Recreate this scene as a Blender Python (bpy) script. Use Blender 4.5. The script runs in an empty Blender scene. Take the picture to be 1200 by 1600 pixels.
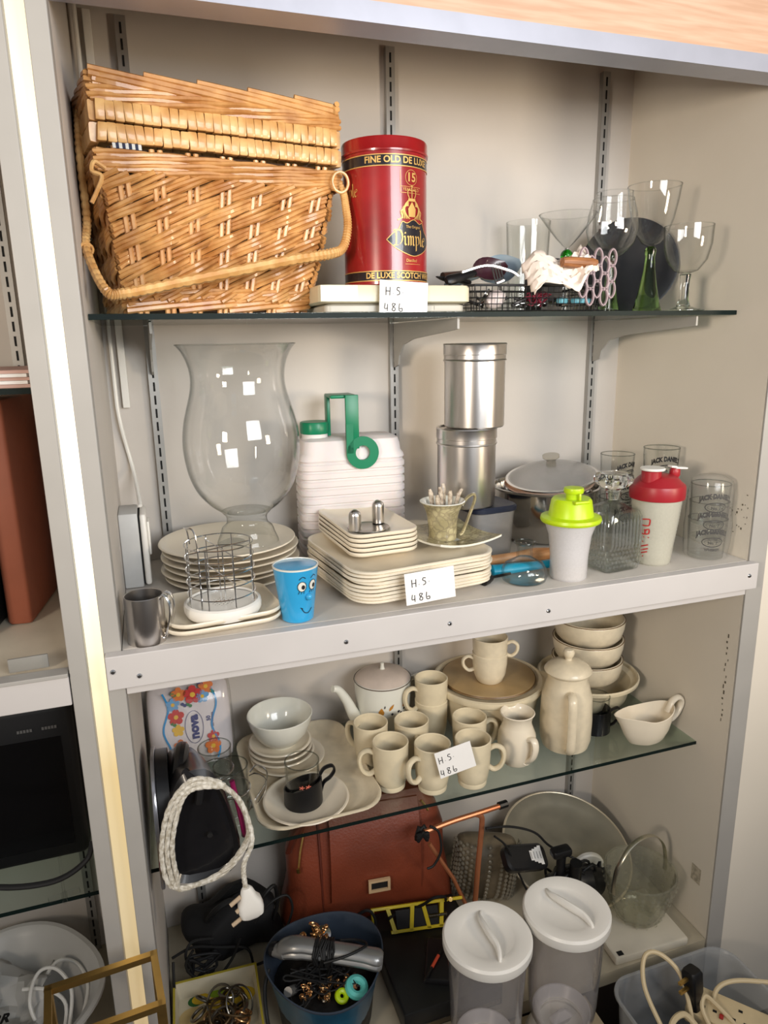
import bpy, bmesh, math, random
from math import sin, cos, pi, radians
from mathutils import Vector, Matrix
random.seed(7)
sc = bpy.context.scene
COL = sc.collection
# ------------------------------------------------------------------ camera
cd = bpy.data.cameras.new('camera'); cam = bpy.data.objects.new('camera', cd); COL.objects.link(cam)
cd.sensor_fit = 'VERTICAL'; cd.sensor_height = 24.0; cd.lens = 1098.96/1600*24.0; cd.clip_start = 0.02
PT, YW, RL = -0.2403, 0.3192, -0.0183
fw = Vector((sin(YW)*cos(PT), cos(YW)*cos(PT), sin(PT)))
rt = Vector((cos(YW), -sin(YW), 0)); up = rt.cross(fw)
r2 = rt*cos(RL)+up*sin(RL); u2 = -rt*sin(RL)+up*cos(RL)
CAM = Vector((0.0632, -0.939, 1.5293))
M = Matrix(((r2.x, u2.x, -fw.x, CAM.x), (r2.y, u2.y, -fw.y, CAM.y), (r2.z, u2.z, -fw.z, CAM.z), (0, 0, 0, 1)))
cam.matrix_world = M; sc.camera = cam
# ------------------------------------------------------------------ light and exposure
sc.view_settings.view_transform = 'Standard'; sc.view_settings.look = 'None'
sc.view_settings.gamma = 1; sc.view_settings.use_curve_mapping = False
sc.view_settings.exposure = 0.05
w = bpy.data.worlds.new('world'); sc.world = w; w.use_nodes = True
wn = w.node_tree.nodes; wl = w.node_tree.links; wt = wn.new('ShaderNodeTexCoord'); ws = wn.new('ShaderNodeSeparateXYZ'); wr = wn.new('ShaderNodeMapRange'); wc = wn.new('ShaderNodeValToRGB')
wl.new(wt.outputs['Generated'], ws.inputs[0]); wl.new(ws.outputs['Z'], wr.inputs[0]); wr.inputs[1].default_value = -1; wr.inputs[2].default_value = 1; wl.new(wr.outputs[0], wc.inputs[0]); wl.new(wc.outputs[0], wn['Background'].inputs[0])
we = wc.color_ramp.elements; we[0].position = .30; we[0].color = (.05, .045, .04, 1); we[1].position = .95; we[1].color = (.85, .87, .92, 1)
for p_, c_ in ((.47, (.28, .26, .24)), (.55, (.62, .61, .61)), (.7, (.95, .96, 1.0))): q_ = we.new(p_); q_.color = (*c_, 1)
w.node_tree.nodes['Background'].inputs[1].default_value = 0.33
def area(name, loc, target, sx, sy, e, col, spread=180):
    l = bpy.data.lights.new(name, 'AREA'); l.shape = 'RECTANGLE'; l.size = sx; l.size_y = sy; l.energy = e; l.color = col; l.spread = radians(spread)
    o = bpy.data.objects.new(name, l); COL.objects.link(o); o.location = loc
    o.rotation_euler = (Vector(target)-Vector(loc)).to_track_quat('-Z', 'Y').to_euler(); return o
area('window_daylight', (0.85, -1.65, 1.86), (0.55, 0.2, 1.76), 1.0, 0.7, 11.5, (0.96, 0.98, 1.0), 100)
area('left_lamp', (-1.0, -1.25, 1.62), (0.9, 0.3, 1.75), 0.3, 0.3, 7.5, (1.0, 0.86, 0.70), 105)
area('shop_lamp', (1.7, -1.3, 1.45), (0.6, 0.3, 1.8), 0.3, 0.3, 5.5, (1.0, 0.82, 0.60), 110)
sc.cycles.transparent_max_bounces = 40
# ------------------------------------------------------------------ materials
def lin(c): return tuple(((x/255)/12.92 if x/255 <= 0.04045 else ((x/255+0.055)/1.055)**2.4) for x in c)
MATS = {}
def mat(name, col, rough=0.5, metal=0.0, var=0.06, scale=18, bump=0.0, bscale=60, coat=0.0, trans=0.0, ior=1.45, col2=None, spec=0.5, alpha=1.0, stretch=None, sss=0.0, lo=.35, hi=.65):
    if name in MATS: return MATS[name]
    m = bpy.data.materials.new(name); m.use_nodes = True; nt = m.node_tree; n = nt.nodes; L = nt.links
    b = n['Principled BSDF']; tc = n.new('ShaderNodeTexCoord'); no = n.new('ShaderNodeTexNoise'); cr = n.new('ShaderNodeValToRGB')
    no.inputs['Scale'].default_value = scale; no.inputs['Detail'].default_value = 4
    src = tc.outputs['Object']
    if stretch:
        mp = n.new('ShaderNodeMapping'); mp.inputs['Scale'].default_value = stretch; L.new(src, mp.inputs[0]); src = mp.outputs[0]
    L.new(src, no.inputs['Vector'])
    c = lin(col); c2 = lin(col2) if col2 else tuple(x*(1-var*2) for x in c)
    cr.color_ramp.elements[0].position = lo; cr.color_ramp.elements[1].position = hi
    cr.color_ramp.elements[0].color = (*c2, 1); cr.color_ramp.elements[1].color = (*c, 1)
    L.new(no.outputs['Fac'], cr.inputs[0]); L.new(cr.outputs[0], b.inputs['Base Color'])
    b.inputs['Roughness'].default_value = rough; b.inputs['Metallic'].default_value = metal; b.inputs['IOR'].default_value = ior
    b.inputs['Transmission Weight'].default_value = trans; b.inputs['Coat Weight'].default_value = coat
    b.inputs['Specular IOR Level'].default_value = spec; b.inputs['Alpha'].default_value = alpha
    if sss: b.inputs['Subsurface Weight'].default_value = sss; b.inputs['Subsurface Scale'].default_value = 0.01
    if bump:
        bn = n.new('ShaderNodeTexNoise'); bn.inputs['Scale'].default_value = bscale; bp = n.new('ShaderNodeBump')
        bp.inputs['Strength'].default_value = bump; bp.inputs['Distance'].default_value = 0.002
        L.new(src, bn.inputs['Vector']); L.new(bn.outputs['Fac'], bp.inputs['Height']); L.new(bp.outputs[0], b.inputs['Normal'])
    MATS[name] = m; return m
def thin(name, tint=(0.97, 0.98, 0.97), edge=(0.55, 0.6, 0.58), diff=0.0, dcol=(1, 1, 1), rough=0.02, gl=1.0):
    """thin-walled clear glass or plastic: see-through, darker at grazing view, reflecting by Fresnel"""
    m = bpy.data.materials.new(name); m.use_nodes = True; nt = m.node_tree; n = nt.nodes; L = nt.links; n.clear()
    o = n.new('ShaderNodeOutputMaterial'); t = n.new('ShaderNodeBsdfTransparent'); g = n.new('ShaderNodeBsdfGlossy'); mx = n.new('ShaderNodeMixShader')
    fr = n.new('ShaderNodeFresnel'); ge = n.new('ShaderNodeNewGeometry'); io = n.new('ShaderNodeMix'); io.inputs[2].default_value = 1.0+0.45*gl; io.inputs[3].default_value = 1/(1.0+0.45*gl); L.new(ge.outputs['Backfacing'], io.inputs[0]); L.new(io.outputs[0], fr.inputs[0]); lw = n.new('ShaderNodeLayerWeight'); lw.inputs[0].default_value = 0.35
    cr = n.new('ShaderNodeValToRGB'); cr.color_ramp.elements[0].position = .45; cr.color_ramp.elements[0].color = (*tint, 1); cr.color_ramp.elements[1].color = (*edge, 1)
    L.new(lw.outputs['Facing'], cr.inputs[0]); L.new(cr.outputs[0], t.inputs[0]); g.inputs['Roughness'].default_value = rough
    first = t.outputs[0]
    if diff:
        d = n.new('ShaderNodeBsdfDiffuse'); m2 = n.new('ShaderNodeMixShader'); m2.inputs[0].default_value = diff
        no = n.new('ShaderNodeTexNoise'); no.inputs['Scale'].default_value = 30; c2 = n.new('ShaderNodeValToRGB')
        c2.color_ramp.elements[0].color = (*[x*.85 for x in dcol], 1); c2.color_ramp.elements[1].color = (*dcol, 1)
        L.new(no.outputs['Fac'], c2.inputs[0]); L.new(c2.outputs[0], d.inputs[0])
        L.new(t.outputs[0], m2.inputs[1]); L.new(d.outputs[0], m2.inputs[2]); first = m2.outputs[0]
    L.new(fr.outputs[0], mx.inputs[0]); L.new(first, mx.inputs[1]); L.new(g.outputs[0], mx.inputs[2]); L.new(mx.outputs[0], o.inputs[0])
    MATS[name] = m; return m
CREAM = mat('cream_ceramic', (232, 221, 200), .28, var=.03, scale=9, coat=.3, bump=.05, bscale=30)
CREAM2 = mat('speckled_stoneware', (226, 213, 186), .3, var=.05, scale=60, coat=.3)
OVER = mat('oatmeal_stoneware', (221, 208, 178), .32, var=.05, scale=40, coat=.2)
TAN = mat('tan_lid', (176, 148, 104), .35, var=.08, scale=20, coat=.2)
WHITE = mat('white_china', (222, 222, 212), .15, var=.02, coat=.4)
DUSTY = mat('dusty_china', (205, 190, 178), .5, var=.08, scale=30)
WALL = mat('wall_paint', (203, 196, 188), .7, var=.03, scale=4, bump=.12, bscale=90)
WALLW = mat('warm_wall_paint', (226, 218, 204), .7, var=.03, scale=3, bump=.1, bscale=60)
ALU = mat('grey_frame_paint', (168, 165, 160), .5, metal=.0, var=.03, scale=12)
ALUF = mat('pale_beam_paint', (200, 196, 194), .45, metal=.0, var=.03, scale=8, bump=.05)
RAILM = mat('zinc_rail', (172, 170, 166), .42, metal=.55, var=.06)
SLOT = mat('slot_black', (18, 18, 18), .8)
STEEL = mat('brushed_steel', (216, 211, 207), .28, metal=1, var=.06, scale=25, stretch=(1, 1, .15), bump=.04, bscale=140)
CHROME = mat('chrome', (232, 232, 232), .2, metal=1, var=.03)
DSTEEL = mat('dull_steel', (150, 145, 135), .3, metal=1, var=.1)
BRASS = mat('brass', (236, 196, 118), .38, metal=1, var=.08, scale=12, stretch=(1, 1, 8))
GOLD = mat('gold_print', (222, 178, 104), .4, metal=.4, var=.08)
COPPER = mat('copper_pole', (214, 138, 98), .38, metal=.7, var=.05)
BLACK = mat('black_plastic', (22, 22, 24), .38, var=.1)
SATINB = mat('satin_black', (30, 30, 32), .3, var=.08)
RUB = mat('black_rubber', (20, 20, 21), .6, var=.1)
INK = mat('black_ink', (24, 22, 24), .6)
PAPER = mat('tag_paper', (235, 233, 230), .7, var=.02)
WPLAST = mat('white_plastic', (234, 231, 224), .35, var=.02, scale=8)
MILKY = mat('milky_plastic', (226, 218, 216), .5, var=.04, scale=6, sss=.15)
GREENP = mat('green_plastic', (10, 120, 82), .35, var=.05)
LIME = mat('lime_plastic', (186, 216, 22), .35, var=.04, sss=.1)
REDP = mat('red_plastic', (158, 32, 42), .38, var=.04)
LEATHER = mat('brown_leather', (128, 60, 38), .45, var=.12, scale=8, bump=.3, bscale=220)
LEATHD = mat('dark_leather_edge', (96, 42, 28), .5, var=.1)
WICK = mat('wicker_rod', (208, 156, 94), .42, col2=(164, 108, 54), scale=30, coat=.25)
CANE = mat('cane_strip', (222, 178, 116), .42, col2=(194, 142, 82), scale=45, coat=.25)
WOODH = mat('wood_handle', (166, 110, 66), .5, col2=(120, 74, 42), scale=20, stretch=(1, 8, 8))
OAK = mat('header_laminate', (200, 166, 142), .45, col2=(184, 148, 122), scale=10, stretch=(1, 1, 14), coat=.1)
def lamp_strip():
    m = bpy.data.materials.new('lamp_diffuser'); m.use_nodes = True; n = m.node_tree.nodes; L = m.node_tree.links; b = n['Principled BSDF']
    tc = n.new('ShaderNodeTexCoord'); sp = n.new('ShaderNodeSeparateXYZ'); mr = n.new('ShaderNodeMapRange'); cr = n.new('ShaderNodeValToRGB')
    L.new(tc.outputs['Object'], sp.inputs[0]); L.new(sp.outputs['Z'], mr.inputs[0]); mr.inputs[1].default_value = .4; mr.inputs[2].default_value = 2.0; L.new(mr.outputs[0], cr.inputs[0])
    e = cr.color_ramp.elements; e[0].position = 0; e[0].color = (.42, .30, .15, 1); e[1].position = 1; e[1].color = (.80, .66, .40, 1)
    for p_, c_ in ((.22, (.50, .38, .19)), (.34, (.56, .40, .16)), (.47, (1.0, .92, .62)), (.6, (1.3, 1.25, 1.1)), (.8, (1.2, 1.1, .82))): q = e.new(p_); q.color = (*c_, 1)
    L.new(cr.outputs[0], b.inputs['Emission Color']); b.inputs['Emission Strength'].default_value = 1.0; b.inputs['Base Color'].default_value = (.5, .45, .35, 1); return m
DIFFUSER = lamp_strip()  # glowing lamp strip, its uneven brightness set in the emission ramp
G_VES = thin('vessel_glass', (.992, .994, .992), (.5, .53, .51))
G_SM = thin('tumbler_glass', (.98, .985, .98), (.5, .52, .5))
G_SHELF = thin('shelf_glass', (.86, .92, .88), (.7, .8, .75), gl=.9)
G_FROST = thin('frosted_plastic', (.9, .9, .9), (.7, .7, .72), diff=.55, dcol=(.88, .86, .87), rough=.3)
G_CLR = thin('clear_plastic', (.93, .92, .92), (.6, .58, .6), diff=.10, dcol=(.8, .78, .78), rough=.08)
G_SMOK = thin('scuffed_plastic', (.9, .9, .9), (.6, .6, .6), diff=.3, dcol=(.62, .6, .58), rough=.2)
G_TUB = thin('tub_plastic', (.9, .92, .93), (.6, .62, .64), diff=.36, dcol=(.55, .56, .57), rough=.25)
G_BUB = thin('bubble_wrap', (.88, .87, .8), (.6, .6, .5), diff=.25, dcol=(.5, .48, .4), rough=.1)
SOLIDG = mat('cut_glass', (250, 252, 250), .02, trans=1, ior=1.48, var=0)
GREENG = mat('green_glass', (150, 190, 110), .02, trans=1, ior=1.48, var=.02)
GREENB = mat('green_glass_ball', (30, 170, 30), .02, trans=.9, ior=1.48, var=.02)
EDGEG = mat('glass_edge', (14, 28, 26), .5, var=.1, spec=.2)
# ------------------------------------------------------------------ mesh helpers
class MB:
    def __init__(s): s.v = []; s.f = []; s.mi = []; s.cur = 0
    def add(s, vs, fs):
        o = len(s.v); s.v += [tuple(v) for v in vs]; s.f += [tuple(i+o for i in f) for f in fs]; s.mi += [s.cur]*len(fs); return s
    def loft(s, loops, closed=True, cap0=True, cap1=True):
        n = len(loops[0]); vs = [p for l in loops for p in l]; fs = []
        for i in range(len(loops)-1):
            for j in range(n if closed else n-1):
                k = (j+1) % n; fs.append((i*n+j, i*n+k, (i+1)*n+k, (i+1)*n+j))
        if cap0: fs.append(tuple(range(n))[::-1])
        if cap1: fs.append(tuple((len(loops)-1)*n+j for j in range(n)))
        return s.add(vs, fs)
    def lathe(s, prof, n=48, c=(0, 0, 0), cap0=True, cap1=True, rf=None):
        lo = []
        for r, z in prof:
            r = max(r, 1e-4); lo.append([(c[0]+(r*(rf(2*pi*j/n, z) if rf else 1))*cos(2*pi*j/n), c[1]+(r*(rf(2*pi*j/n, z) if rf else 1))*sin(2*pi*j/n), c[2]+z) for j in range(n)])
        return s.loft(lo, True, cap0, cap1)
    def rr(s, prof, rad, n=6, c=(0, 0, 0)):
        """loft of rounded rectangles: prof = [(halfw, halfd, z)], corner radius follows"""
        lo = []
        for hw, hd, z in prof:
            r = min(rad, hw*.999, hd*.999) if hw < rad or hd < rad else rad; l = []
            for q, (sx, sy) in enumerate(((1, 1), (-1, 1), (-1, -1), (1, -1))):
                for i in range(n+1):
                    a = q*pi/2+i*pi/2/n; l.append((c[0]+sx*(hw-r)+r*cos(a), c[1]+sy*(hd-r)+r*sin(a), c[2]+z))
            lo.append(l)
        return s.loft(lo)
    def box(s, a, b, bev=0.0):
        x0, y0, z0 = a; x1, y1, z1 = b
        if bev <= 0:
            v = [(x0, y0, z0), (x1, y0, z0), (x1, y1, z0), (x0, y1, z0), (x0, y0, z1), (x1, y0, z1), (x1, y1, z1), (x0, y1, z1)]
            return s.add(v, [(0, 3, 2, 1), (4, 5, 6, 7), (0, 1, 5, 4), (1, 2, 6, 5), (2, 3, 7, 6), (3, 0, 4, 7)])
        hw, hd = (x1-x0)/2, (y1-y0)/2; b_ = min(bev, hw*.9, hd*.9, (z1-z0)*.45)
        return s.rr([(hw-b_, hd-b_, 0), (hw-b_*.3, hd-b_*.3, b_*.3), (hw, hd, b_), (hw, hd, z1-z0-b_), (hw-b_*.3, hd-b_*.3, z1-z0-b_*.3), (hw-b_, hd-b_, z1-z0)], b_, 3, ((x0+x1)/2, (y0+y1)/2, z0))
    def tube(s, pts, r, n=8, closed=False, flat=1.0, upv=None, cap=True):
        P = [Vector(p) for p in pts]; N = len(P); lo = []; prev = None
        for i in range(N):
            if closed: t = P[(i+1) % N]-P[i-1]
            else: t = P[min(i+1, N-1)]-P[max(i-1, 0)]
            if t.length < 1e-9: t = Vector((0, 0, 1))
            t.normalize()
            if upv is not None: a = Vector(upv); a = a-t*a.dot(t)
            elif prev is None: a = Vector((0, 0, 1)) if abs(t.z) < .9 else Vector((1, 0, 0)); a = a-t*a.dot(t)
            else: a = prev-t*prev.dot(t)
            if a.length < 1e-6: a = t.orthogonal()
            a.normalize(); prev = a; b = t.cross(a)
            rr_ = r[i] if isinstance(r, (list, tuple)) else r
            lo.append([P[i]+a*(rr_*cos(2*pi*j/n))+b*(rr_*flat*sin(2*pi*j/n)) for j in range(n)])
        if closed: lo.append(lo[0]); return s.loft(lo, True, False, False)
        return s.loft(lo, True, cap, cap)
    def xf(s, m, start=0):
        s.v = s.v[:start]+[tuple(m @ Vector(v)) for v in s.v[start:]]; return s
    def mapv(s, fn): s.v = [tuple(fn(*v)) for v in s.v]; return s
    def obj(s, name, mats, parent=None, smooth=True, loc=None, rotz=0, ang=35):
        me = bpy.data.meshes.new(name); me.from_pydata(s.v, [], s.f)
        for m in (mats if isinstance(mats, (list, tuple)) else [mats]): me.materials.append(m)
        bm = bmesh.new(); bm.from_mesh(me)
        for f, k in zip(bm.faces, s.mi): f.material_index = k
        bmesh.ops.recalc_face_normals(bm, faces=bm.faces)
        if smooth:
            for f in bm.faces: f.smooth = True
            for e in bm.edges:
                if len(e.link_faces) == 2 and e.calc_face_angle(0) > radians(ang): e.smooth = False
        bm.to_mesh(me); bm.free()
        o = bpy.data.objects.new(name, me); COL.objects.link(o)
        if parent: o.parent = parent
        if loc: o.location = loc
        if rotz: o.rotation_euler = (0, 0, rotz)
        return o
def cat(P, k=6, closed=False):
    P = [Vector(p) for p in P]; N = len(P); out = []
    for i in range(N if closed else N-1):
        if closed: a, b, c, d = P[i-1], P[i], P[(i+1) % N], P[(i+2) % N]
        else: a, b, c, d = P[max(i-1, 0)], P[i], P[i+1], P[min(i+2, N-1)]
        for j in range(k):
            t = j/k; out.append(.5*((2*b)+(c-a)*t+(2*a-5*b+4*c-d)*t*t+(3*b-a-3*c+d)*t**3))
    if not closed: out.append(P[-1])
    return out
def thing(name, label, c, loc, rotz=0, group=None, rot=None):
    o = bpy.data.objects.new(name, None); o.empty_display_size = .02; COL.objects.link(o); o.location = loc
    o.rotation_euler = rot if rot else (0, 0, rotz)
    return tag(o, label, c, group)
def tag(o, label, c, group=None):
    o['label'] = label; o['category'] = c
    if group: o['group'] = group
    return o
def struct(o): o['kind'] = 'structure'; return o
def copy_thing(o, loc, rotz, label, group=None):
    r = o.copy(); COL.objects.link(r); r.location = loc; r.rotation_euler = (0, 0, rotz); r['label'] = label
    if group: r['group'] = group
    for ch in list(o.children):
        c_ = ch.copy(); COL.objects.link(c_); c_.parent = r
        for g in list(ch.children):
            d = g.copy(); COL.objects.link(d); d.parent = c_
    return r
def text_geo(s, size=1.0, bold=0.0, extr=0.0):
    cu = bpy.data.curves.new('t', 'FONT'); cu.body = s; cu.size = size; cu.align_x = 'CENTER'; cu.align_y = 'CENTER'; cu.offset = bold; cu.resolution_u = 3
    o = bpy.data.objects.new('t', cu); COL.objects.link(o); dg = bpy.context.evaluated_depsgraph_get(); dg.update()
    ev = o.evaluated_get(dg); me = ev.to_mesh(); vs = [tuple(v.co) for v in me.vertices]; fs = [tuple(p.vertices) for p in me.polygons]
    ev.to_mesh_clear(); bpy.data.objects.remove(o); bpy.data.curves.remove(cu); return vs, fs
def sub_geo(vs, fs, maxe):
    bm = bmesh.new(); V = [bm.verts.new(v) for v in vs]
    for f in fs:
        try: bm.faces.new([V[i] for i in f])
        except ValueError: pass
    bmesh.ops.triangulate(bm, faces=bm.faces[:])
    for _ in range(4):
        es = [e for e in bm.edges if e.calc_length() > maxe]
        if not es: break
        bmesh.ops.subdivide_edges(bm, edges=es, cuts=1)
        bmesh.ops.triangulate(bm, faces=bm.faces[:])
    bm.verts.index_update(); r = [tuple(v.co) for v in bm.verts], [tuple(v.index for v in f.verts) for f in bm.faces]; bm.free(); return r
def cyl_map(R, a0, z0, eps=.0004):   # (x along, y up) -> cylinder, a0 = azimuth facing, x grows to the viewer's right
    return lambda x, y, z: ((R+eps)*cos(a0+x/R), (R+eps)*sin(a0+x/R), z0+y)
def letters(mb, s, size, fn, bold=0.0, dx=0, dy=0, maxe=.006, sx=1.0):
    vs, fs = text_geo(s, size, bold); vs = [(v[0]*sx+dx, v[1]+dy, v[2]) for v in vs]
    vs, fs = sub_geo(vs, fs, maxe); return mb.add([fn(*v) for v in vs], fs)
def stroke(mb, pts, w, fn, k=3, nib=None):
    """flat pen stroke in 2D mapped on a surface"""
    P = cat([(p[0], p[1], 0) for p in pts], k) if len(pts) > 2 else [Vector((pts[0][0]+(pts[1][0]-pts[0][0])*i/4, pts[0][1]+(pts[1][1]-pts[0][1])*i/4, 0)) for i in range(5)]
    vs = []
    for i, p in enumerate(P):
        t = P[min(i+1, len(P)-1)]-P[max(i-1, 0)]
        n_ = Vector((-t.y, t.x, 0)); n_ = n_.normalized() if n_.length > 1e-9 else Vector((0, 1, 0))
        if nib: n_ = Vector((cos(nib), sin(nib), 0))*1.0+n_*.25
        vs += [p+n_*w/2, p-n_*w/2]
    fs = [(2*i, 2*i+1, 2*i+3, 2*i+2) for i in range(len(P)-1)]
    return mb.add([fn(*v) for v in vs], fs)
HS = {'H': [[(0, 1), (0, 0)], [(.55, 1), (.5, 0)], [(0, .5), (.52, .5)]], '.': [[(0, .35), (.06, .33)]],
      'S': [[(.5, .95), (.15, 1), (.05, .7), (.4, .5), (.42, .15), (.05, .02)]],
      '4': [[(.1, .9), (0, .3), (.25, .25), (.45, .35)], [(.4, .8), (.38, -.05)]],
      '8': [[(.45, .85), (.1, .9), (.08, .6), (.45, .3), (.3, 0), (.02, .15), (.2, .5), (.47, .85)]],
      '6': [[(.1, .95), (.02, .4), (.1, .05), (.45, .05), (.45, .35), (.12, .3)]]}
def price_tag(loc, rot, label, wd=.078, hd=.047, bend=0.0):
    t = thing('price_tag', label, 'tag', loc, rot=rot)
    m = MB(); nx = 6; vs = []
    f = lambda x, y, o: (x, -o-bend*(x/wd)**2, y)
    fr = []; 
    for o in (0, .0006):
        for j in range(2):
            for i in range(nx+1): fr.append(f(-wd/2+wd*i/nx, -hd/2+hd*j, o))
    n = nx+1; fs = []
    for i in range(nx):
        fs += [(i, i+1, n+i+1, n+i), (2*n+i, 3*n+i, 3*n+i+1, 2*n+i+1), (i, 2*n+i, 2*n+i+1, i+1), (n+i, n+i+1, 3*n+i+1, 3*n+i)]
    fs += [(0, n, 3*n, 2*n), (nx, 2*n+nx, 3*n+nx, n+nx)]
    m.add(fr, fs).obj('paper', PAPER, t)
    k = MB(); fn = lambda x, y, z: f(x, y, .0009)
    for s, x0, y0, h in (('H', -.029, .002, .012), ('.', -.018, .001, .012), ('S', -.012, .003, .011), ('.', -.002, .003, .012), ('4', -.031, -.020, .012), ('8', -.019, -.020, .012), ('6', -.008, -.020, .012)):
        for st in HS[s]: stroke(k, [(x0+p[0]*h, y0+p[1]*h) for p in st], .0013, fn)
    k.obj('handwriting', INK, t, smooth=False); return t
Z0, Z4, Z3, Z2, Z1 = 0.06, 0.3091, 0.7242, 1.1283, 1.5686
D, W = 0.408, 1.06
# ------------------------------------------------------------------ structure
def sbox(name, a, b, m, bev=0): return struct(MB().box(a, b, bev).obj(name, m, smooth=False))
sbox('floor', (-2, -3, 0), (3, .6, Z0), mat('floor_vinyl', (84, 72, 62), .5, var=.1, scale=5))
sbox('wall_back', (-1.2, D, Z0), (1.5, D+.05, 2.35), WALL)
sbox('wall_right', (W, .0005, Z0), (W+.05, D, 2.35), WALLW)
sbox('wall_front_right', (W+.038, -.004, Z0), (3.0, .0, 2.6), WALLW)
sbox('wall_left', (-.008, .03, Z0), (0.0, D, 2.35), WALL)
sbox('ceiling', (-1.2, 0.03, 2.30), (1.5, D+.05, 2.35), WALL)
sbox('wall_header', (-1.2, -.012, 1.927), (3.0, .02, 2.6), OAK)
sbox('trim_1', (.0, -.016, 1.9036), (W, .03, 1.927), mat('header_trim', (176, 178, 190), .35, metal=.4, var=.04))
sbox('trim_2', (-.0225, -.004, Z0), (.0, .03, 1.93), ALU, .0015)
sbox('trim_3', (-.0665, -.004, Z0), (-.0445, .03, 2.0), ALU, .0015)
sbox('trim_4', (-.0445, .016, Z0), (-.0225, .03, 2.0), DIFFUSER)
sbox('trim_5', (W, -.004, Z0), (W+.0385, .0, 1.93), ALU, .001)
sbox('wall_divider', (-.0665, .03, Z0), (-.008, D, 2.35), WALL)
# standards
def rail(x, y0, z0, z1, name='shelf_standard', lab='', flip=1, off=0):
    t = thing(name, lab, 'shelf upright', (x, D, z0))
    m = MB(); w_ = .0085
    m.box((-w_, -.011, 0), (-w_+.002, 0, z1-z0)); m.box((w_-.002, -.011, 0), (w_, 0, z1-z0)); m.box((-w_, -.012, 0), (w_, -.0105, z1-z0))
    m.obj('channel', RAILM, t, smooth=False)
    s = MB(); z = .01
    while z < z1-z0-.02: s.box((-.0016, -.0127, z), (.0016, -.0119, z+.016)); z += .0235
    s.obj('slots', SLOT, t, smooth=False); return t
for x, nm in ((.0775, 'left'), (.5317, 'middle'), (.987, 'right')):
    rail(x, 0, Z2+.003, 2.037, lab='slotted metal shelf upright on the upper back wall, %s of three' % nm)
    rail(x, 0, Z4+.003, 1.058, lab='slotted metal shelf upright below the grey beam, %s of three' % nm)
rail(-.135, 0, 1.12, 1.9, lab='slotted metal shelf upright in the left cabinet above its ledge')
rail(-.14, 0, Z4+.003, 1.05, lab='slotted metal shelf upright in the left cabinet below its ledge')
def bracket(x, z, L, lab, y1=D-.014):
    m = MB(); prof = [(0, 0), (-L, 0), (-L, -.016), (-L*.93, -.018), (-L*.35, -.030), (-L*.18, -.040), (-L*.1, -.060), (-L*.08, -.078), (0, -.084)]
    n = len(prof); vs = [(-.0018, a, b) for a, b in prof]+[(.0018, a, b) for a, b in prof]
    m.add(vs, [tuple(range(n)), tuple(range(n, 2*n))[::-1]]+[(i, n+i, n+(i+1) % n, (i+1) % n) for i in range(n)])
    o = m.obj('shelf_bracket', ALU, loc=(x, y1, z), smooth=False); return tag(o, lab, 'bracket')
for x, nm in ((.0775, 'under the wicker basket'), (.5317, 'under the wire basket'), (.987, 'under the stemmed glasses')):
    bracket(x, Z1-.009, .30 if x > .2 else .24, 'grey steel bracket holding the top glass shelf %s' % nm)
for x, nm in ((.0775, 'left'), (.5317, 'middle'), (.987, 'right')):
    bracket(x, Z3-.008, .22, 'grey steel bracket under the lower glass shelf, %s of three' % nm)
def glass_shelf(z, x0, x1, y0, y1, lab, th=.008):
    t = thing('glass_shelf', lab, 'shelf', ((x0+x1)/2, (y0+y1)/2, z-th)); hx, hy = (x1-x0)/2, (y1-y0)/2
    MB().box((-hx, -hy+.0012, 0), (hx, hy, th)).obj('pane', G_SHELF, t, smooth=False)
    MB().box((-hx, -hy, 0.0004), (hx, -hy+.0011, th-.0004)).obj('polished_edge', EDGEG, t, smooth=False); return t
glass_shelf(Z1, .001, W-.001, .0803, D-.013, 'glass shelf carrying the wicker basket and red tin')
glass_shelf(Z3, .001, W-.001, .0763, D-.013, 'glass shelf carrying the cream mugs and plates', .007)
glass_shelf(1.477, -.60, -.068, .08, D-.013, 'glass shelf in the left cabinet under the stack of papers')
glass_shelf(.706, -.60, -.068, .08, D-.013, 'low glass shelf in the left cabinet above the basin', .007)
# middle shelf with its angle beam
t = thing('middle_shelf', 'pale grey painted shelf with riveted metal beam along its front', 'shelf', (.53, .2, 1.085))
MB().box((-.529, -.199, .013), (.529, .207, .0471)).obj('board', mat('shelf_board', (206, 200, 192), .5, var=.05, scale=12), t, smooth=False)
MB().box((-.55, -.222, .001), (.534, -.205, .0485), .0012).obj('beam', ALUF, t, smooth=False)
MB().box((-.529, -.204, -.0165), (.529, -.196, .010), .001).obj('lower_lip', ALUF, t, smooth=False)
for (x, z) in ((-.012, 1.112), (.020, 1.101), (.305, 1.104), (.4685, 1.108), (.6400, 1.104), (1.045, 1.112)):
    m = MB(); m.lathe([(.0001, .0022), (.0022, .002), (.0036, .0008), (.004, 0)], 16); m.xf(Matrix.Rotation(pi/2, 4, 'X')); m.obj('rivet', CHROME, t, loc=(x-.53, -.222, z-1.085))
MB().box((.001, 0.0, Z4-.03), (W-.001, D-.001, Z4)).obj('bottom_shelf', mat('deck_board', (184, 174, 152), .5, var=.08, scale=10), smooth=False)
tag(bpy.data.objects['bottom_shelf'], 'dusty cream bottom shelf board under the bag and bucket', 'shelf')
MB().box((.001, .03, Z0), (W-.001, .05, Z4-.031)).obj('plinth', mat('plinth_dark', (48, 38, 30), .7)); struct(bpy.data.objects['plinth']); bpy.data.objects['plinth'].name = 'baseboard_front'
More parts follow.
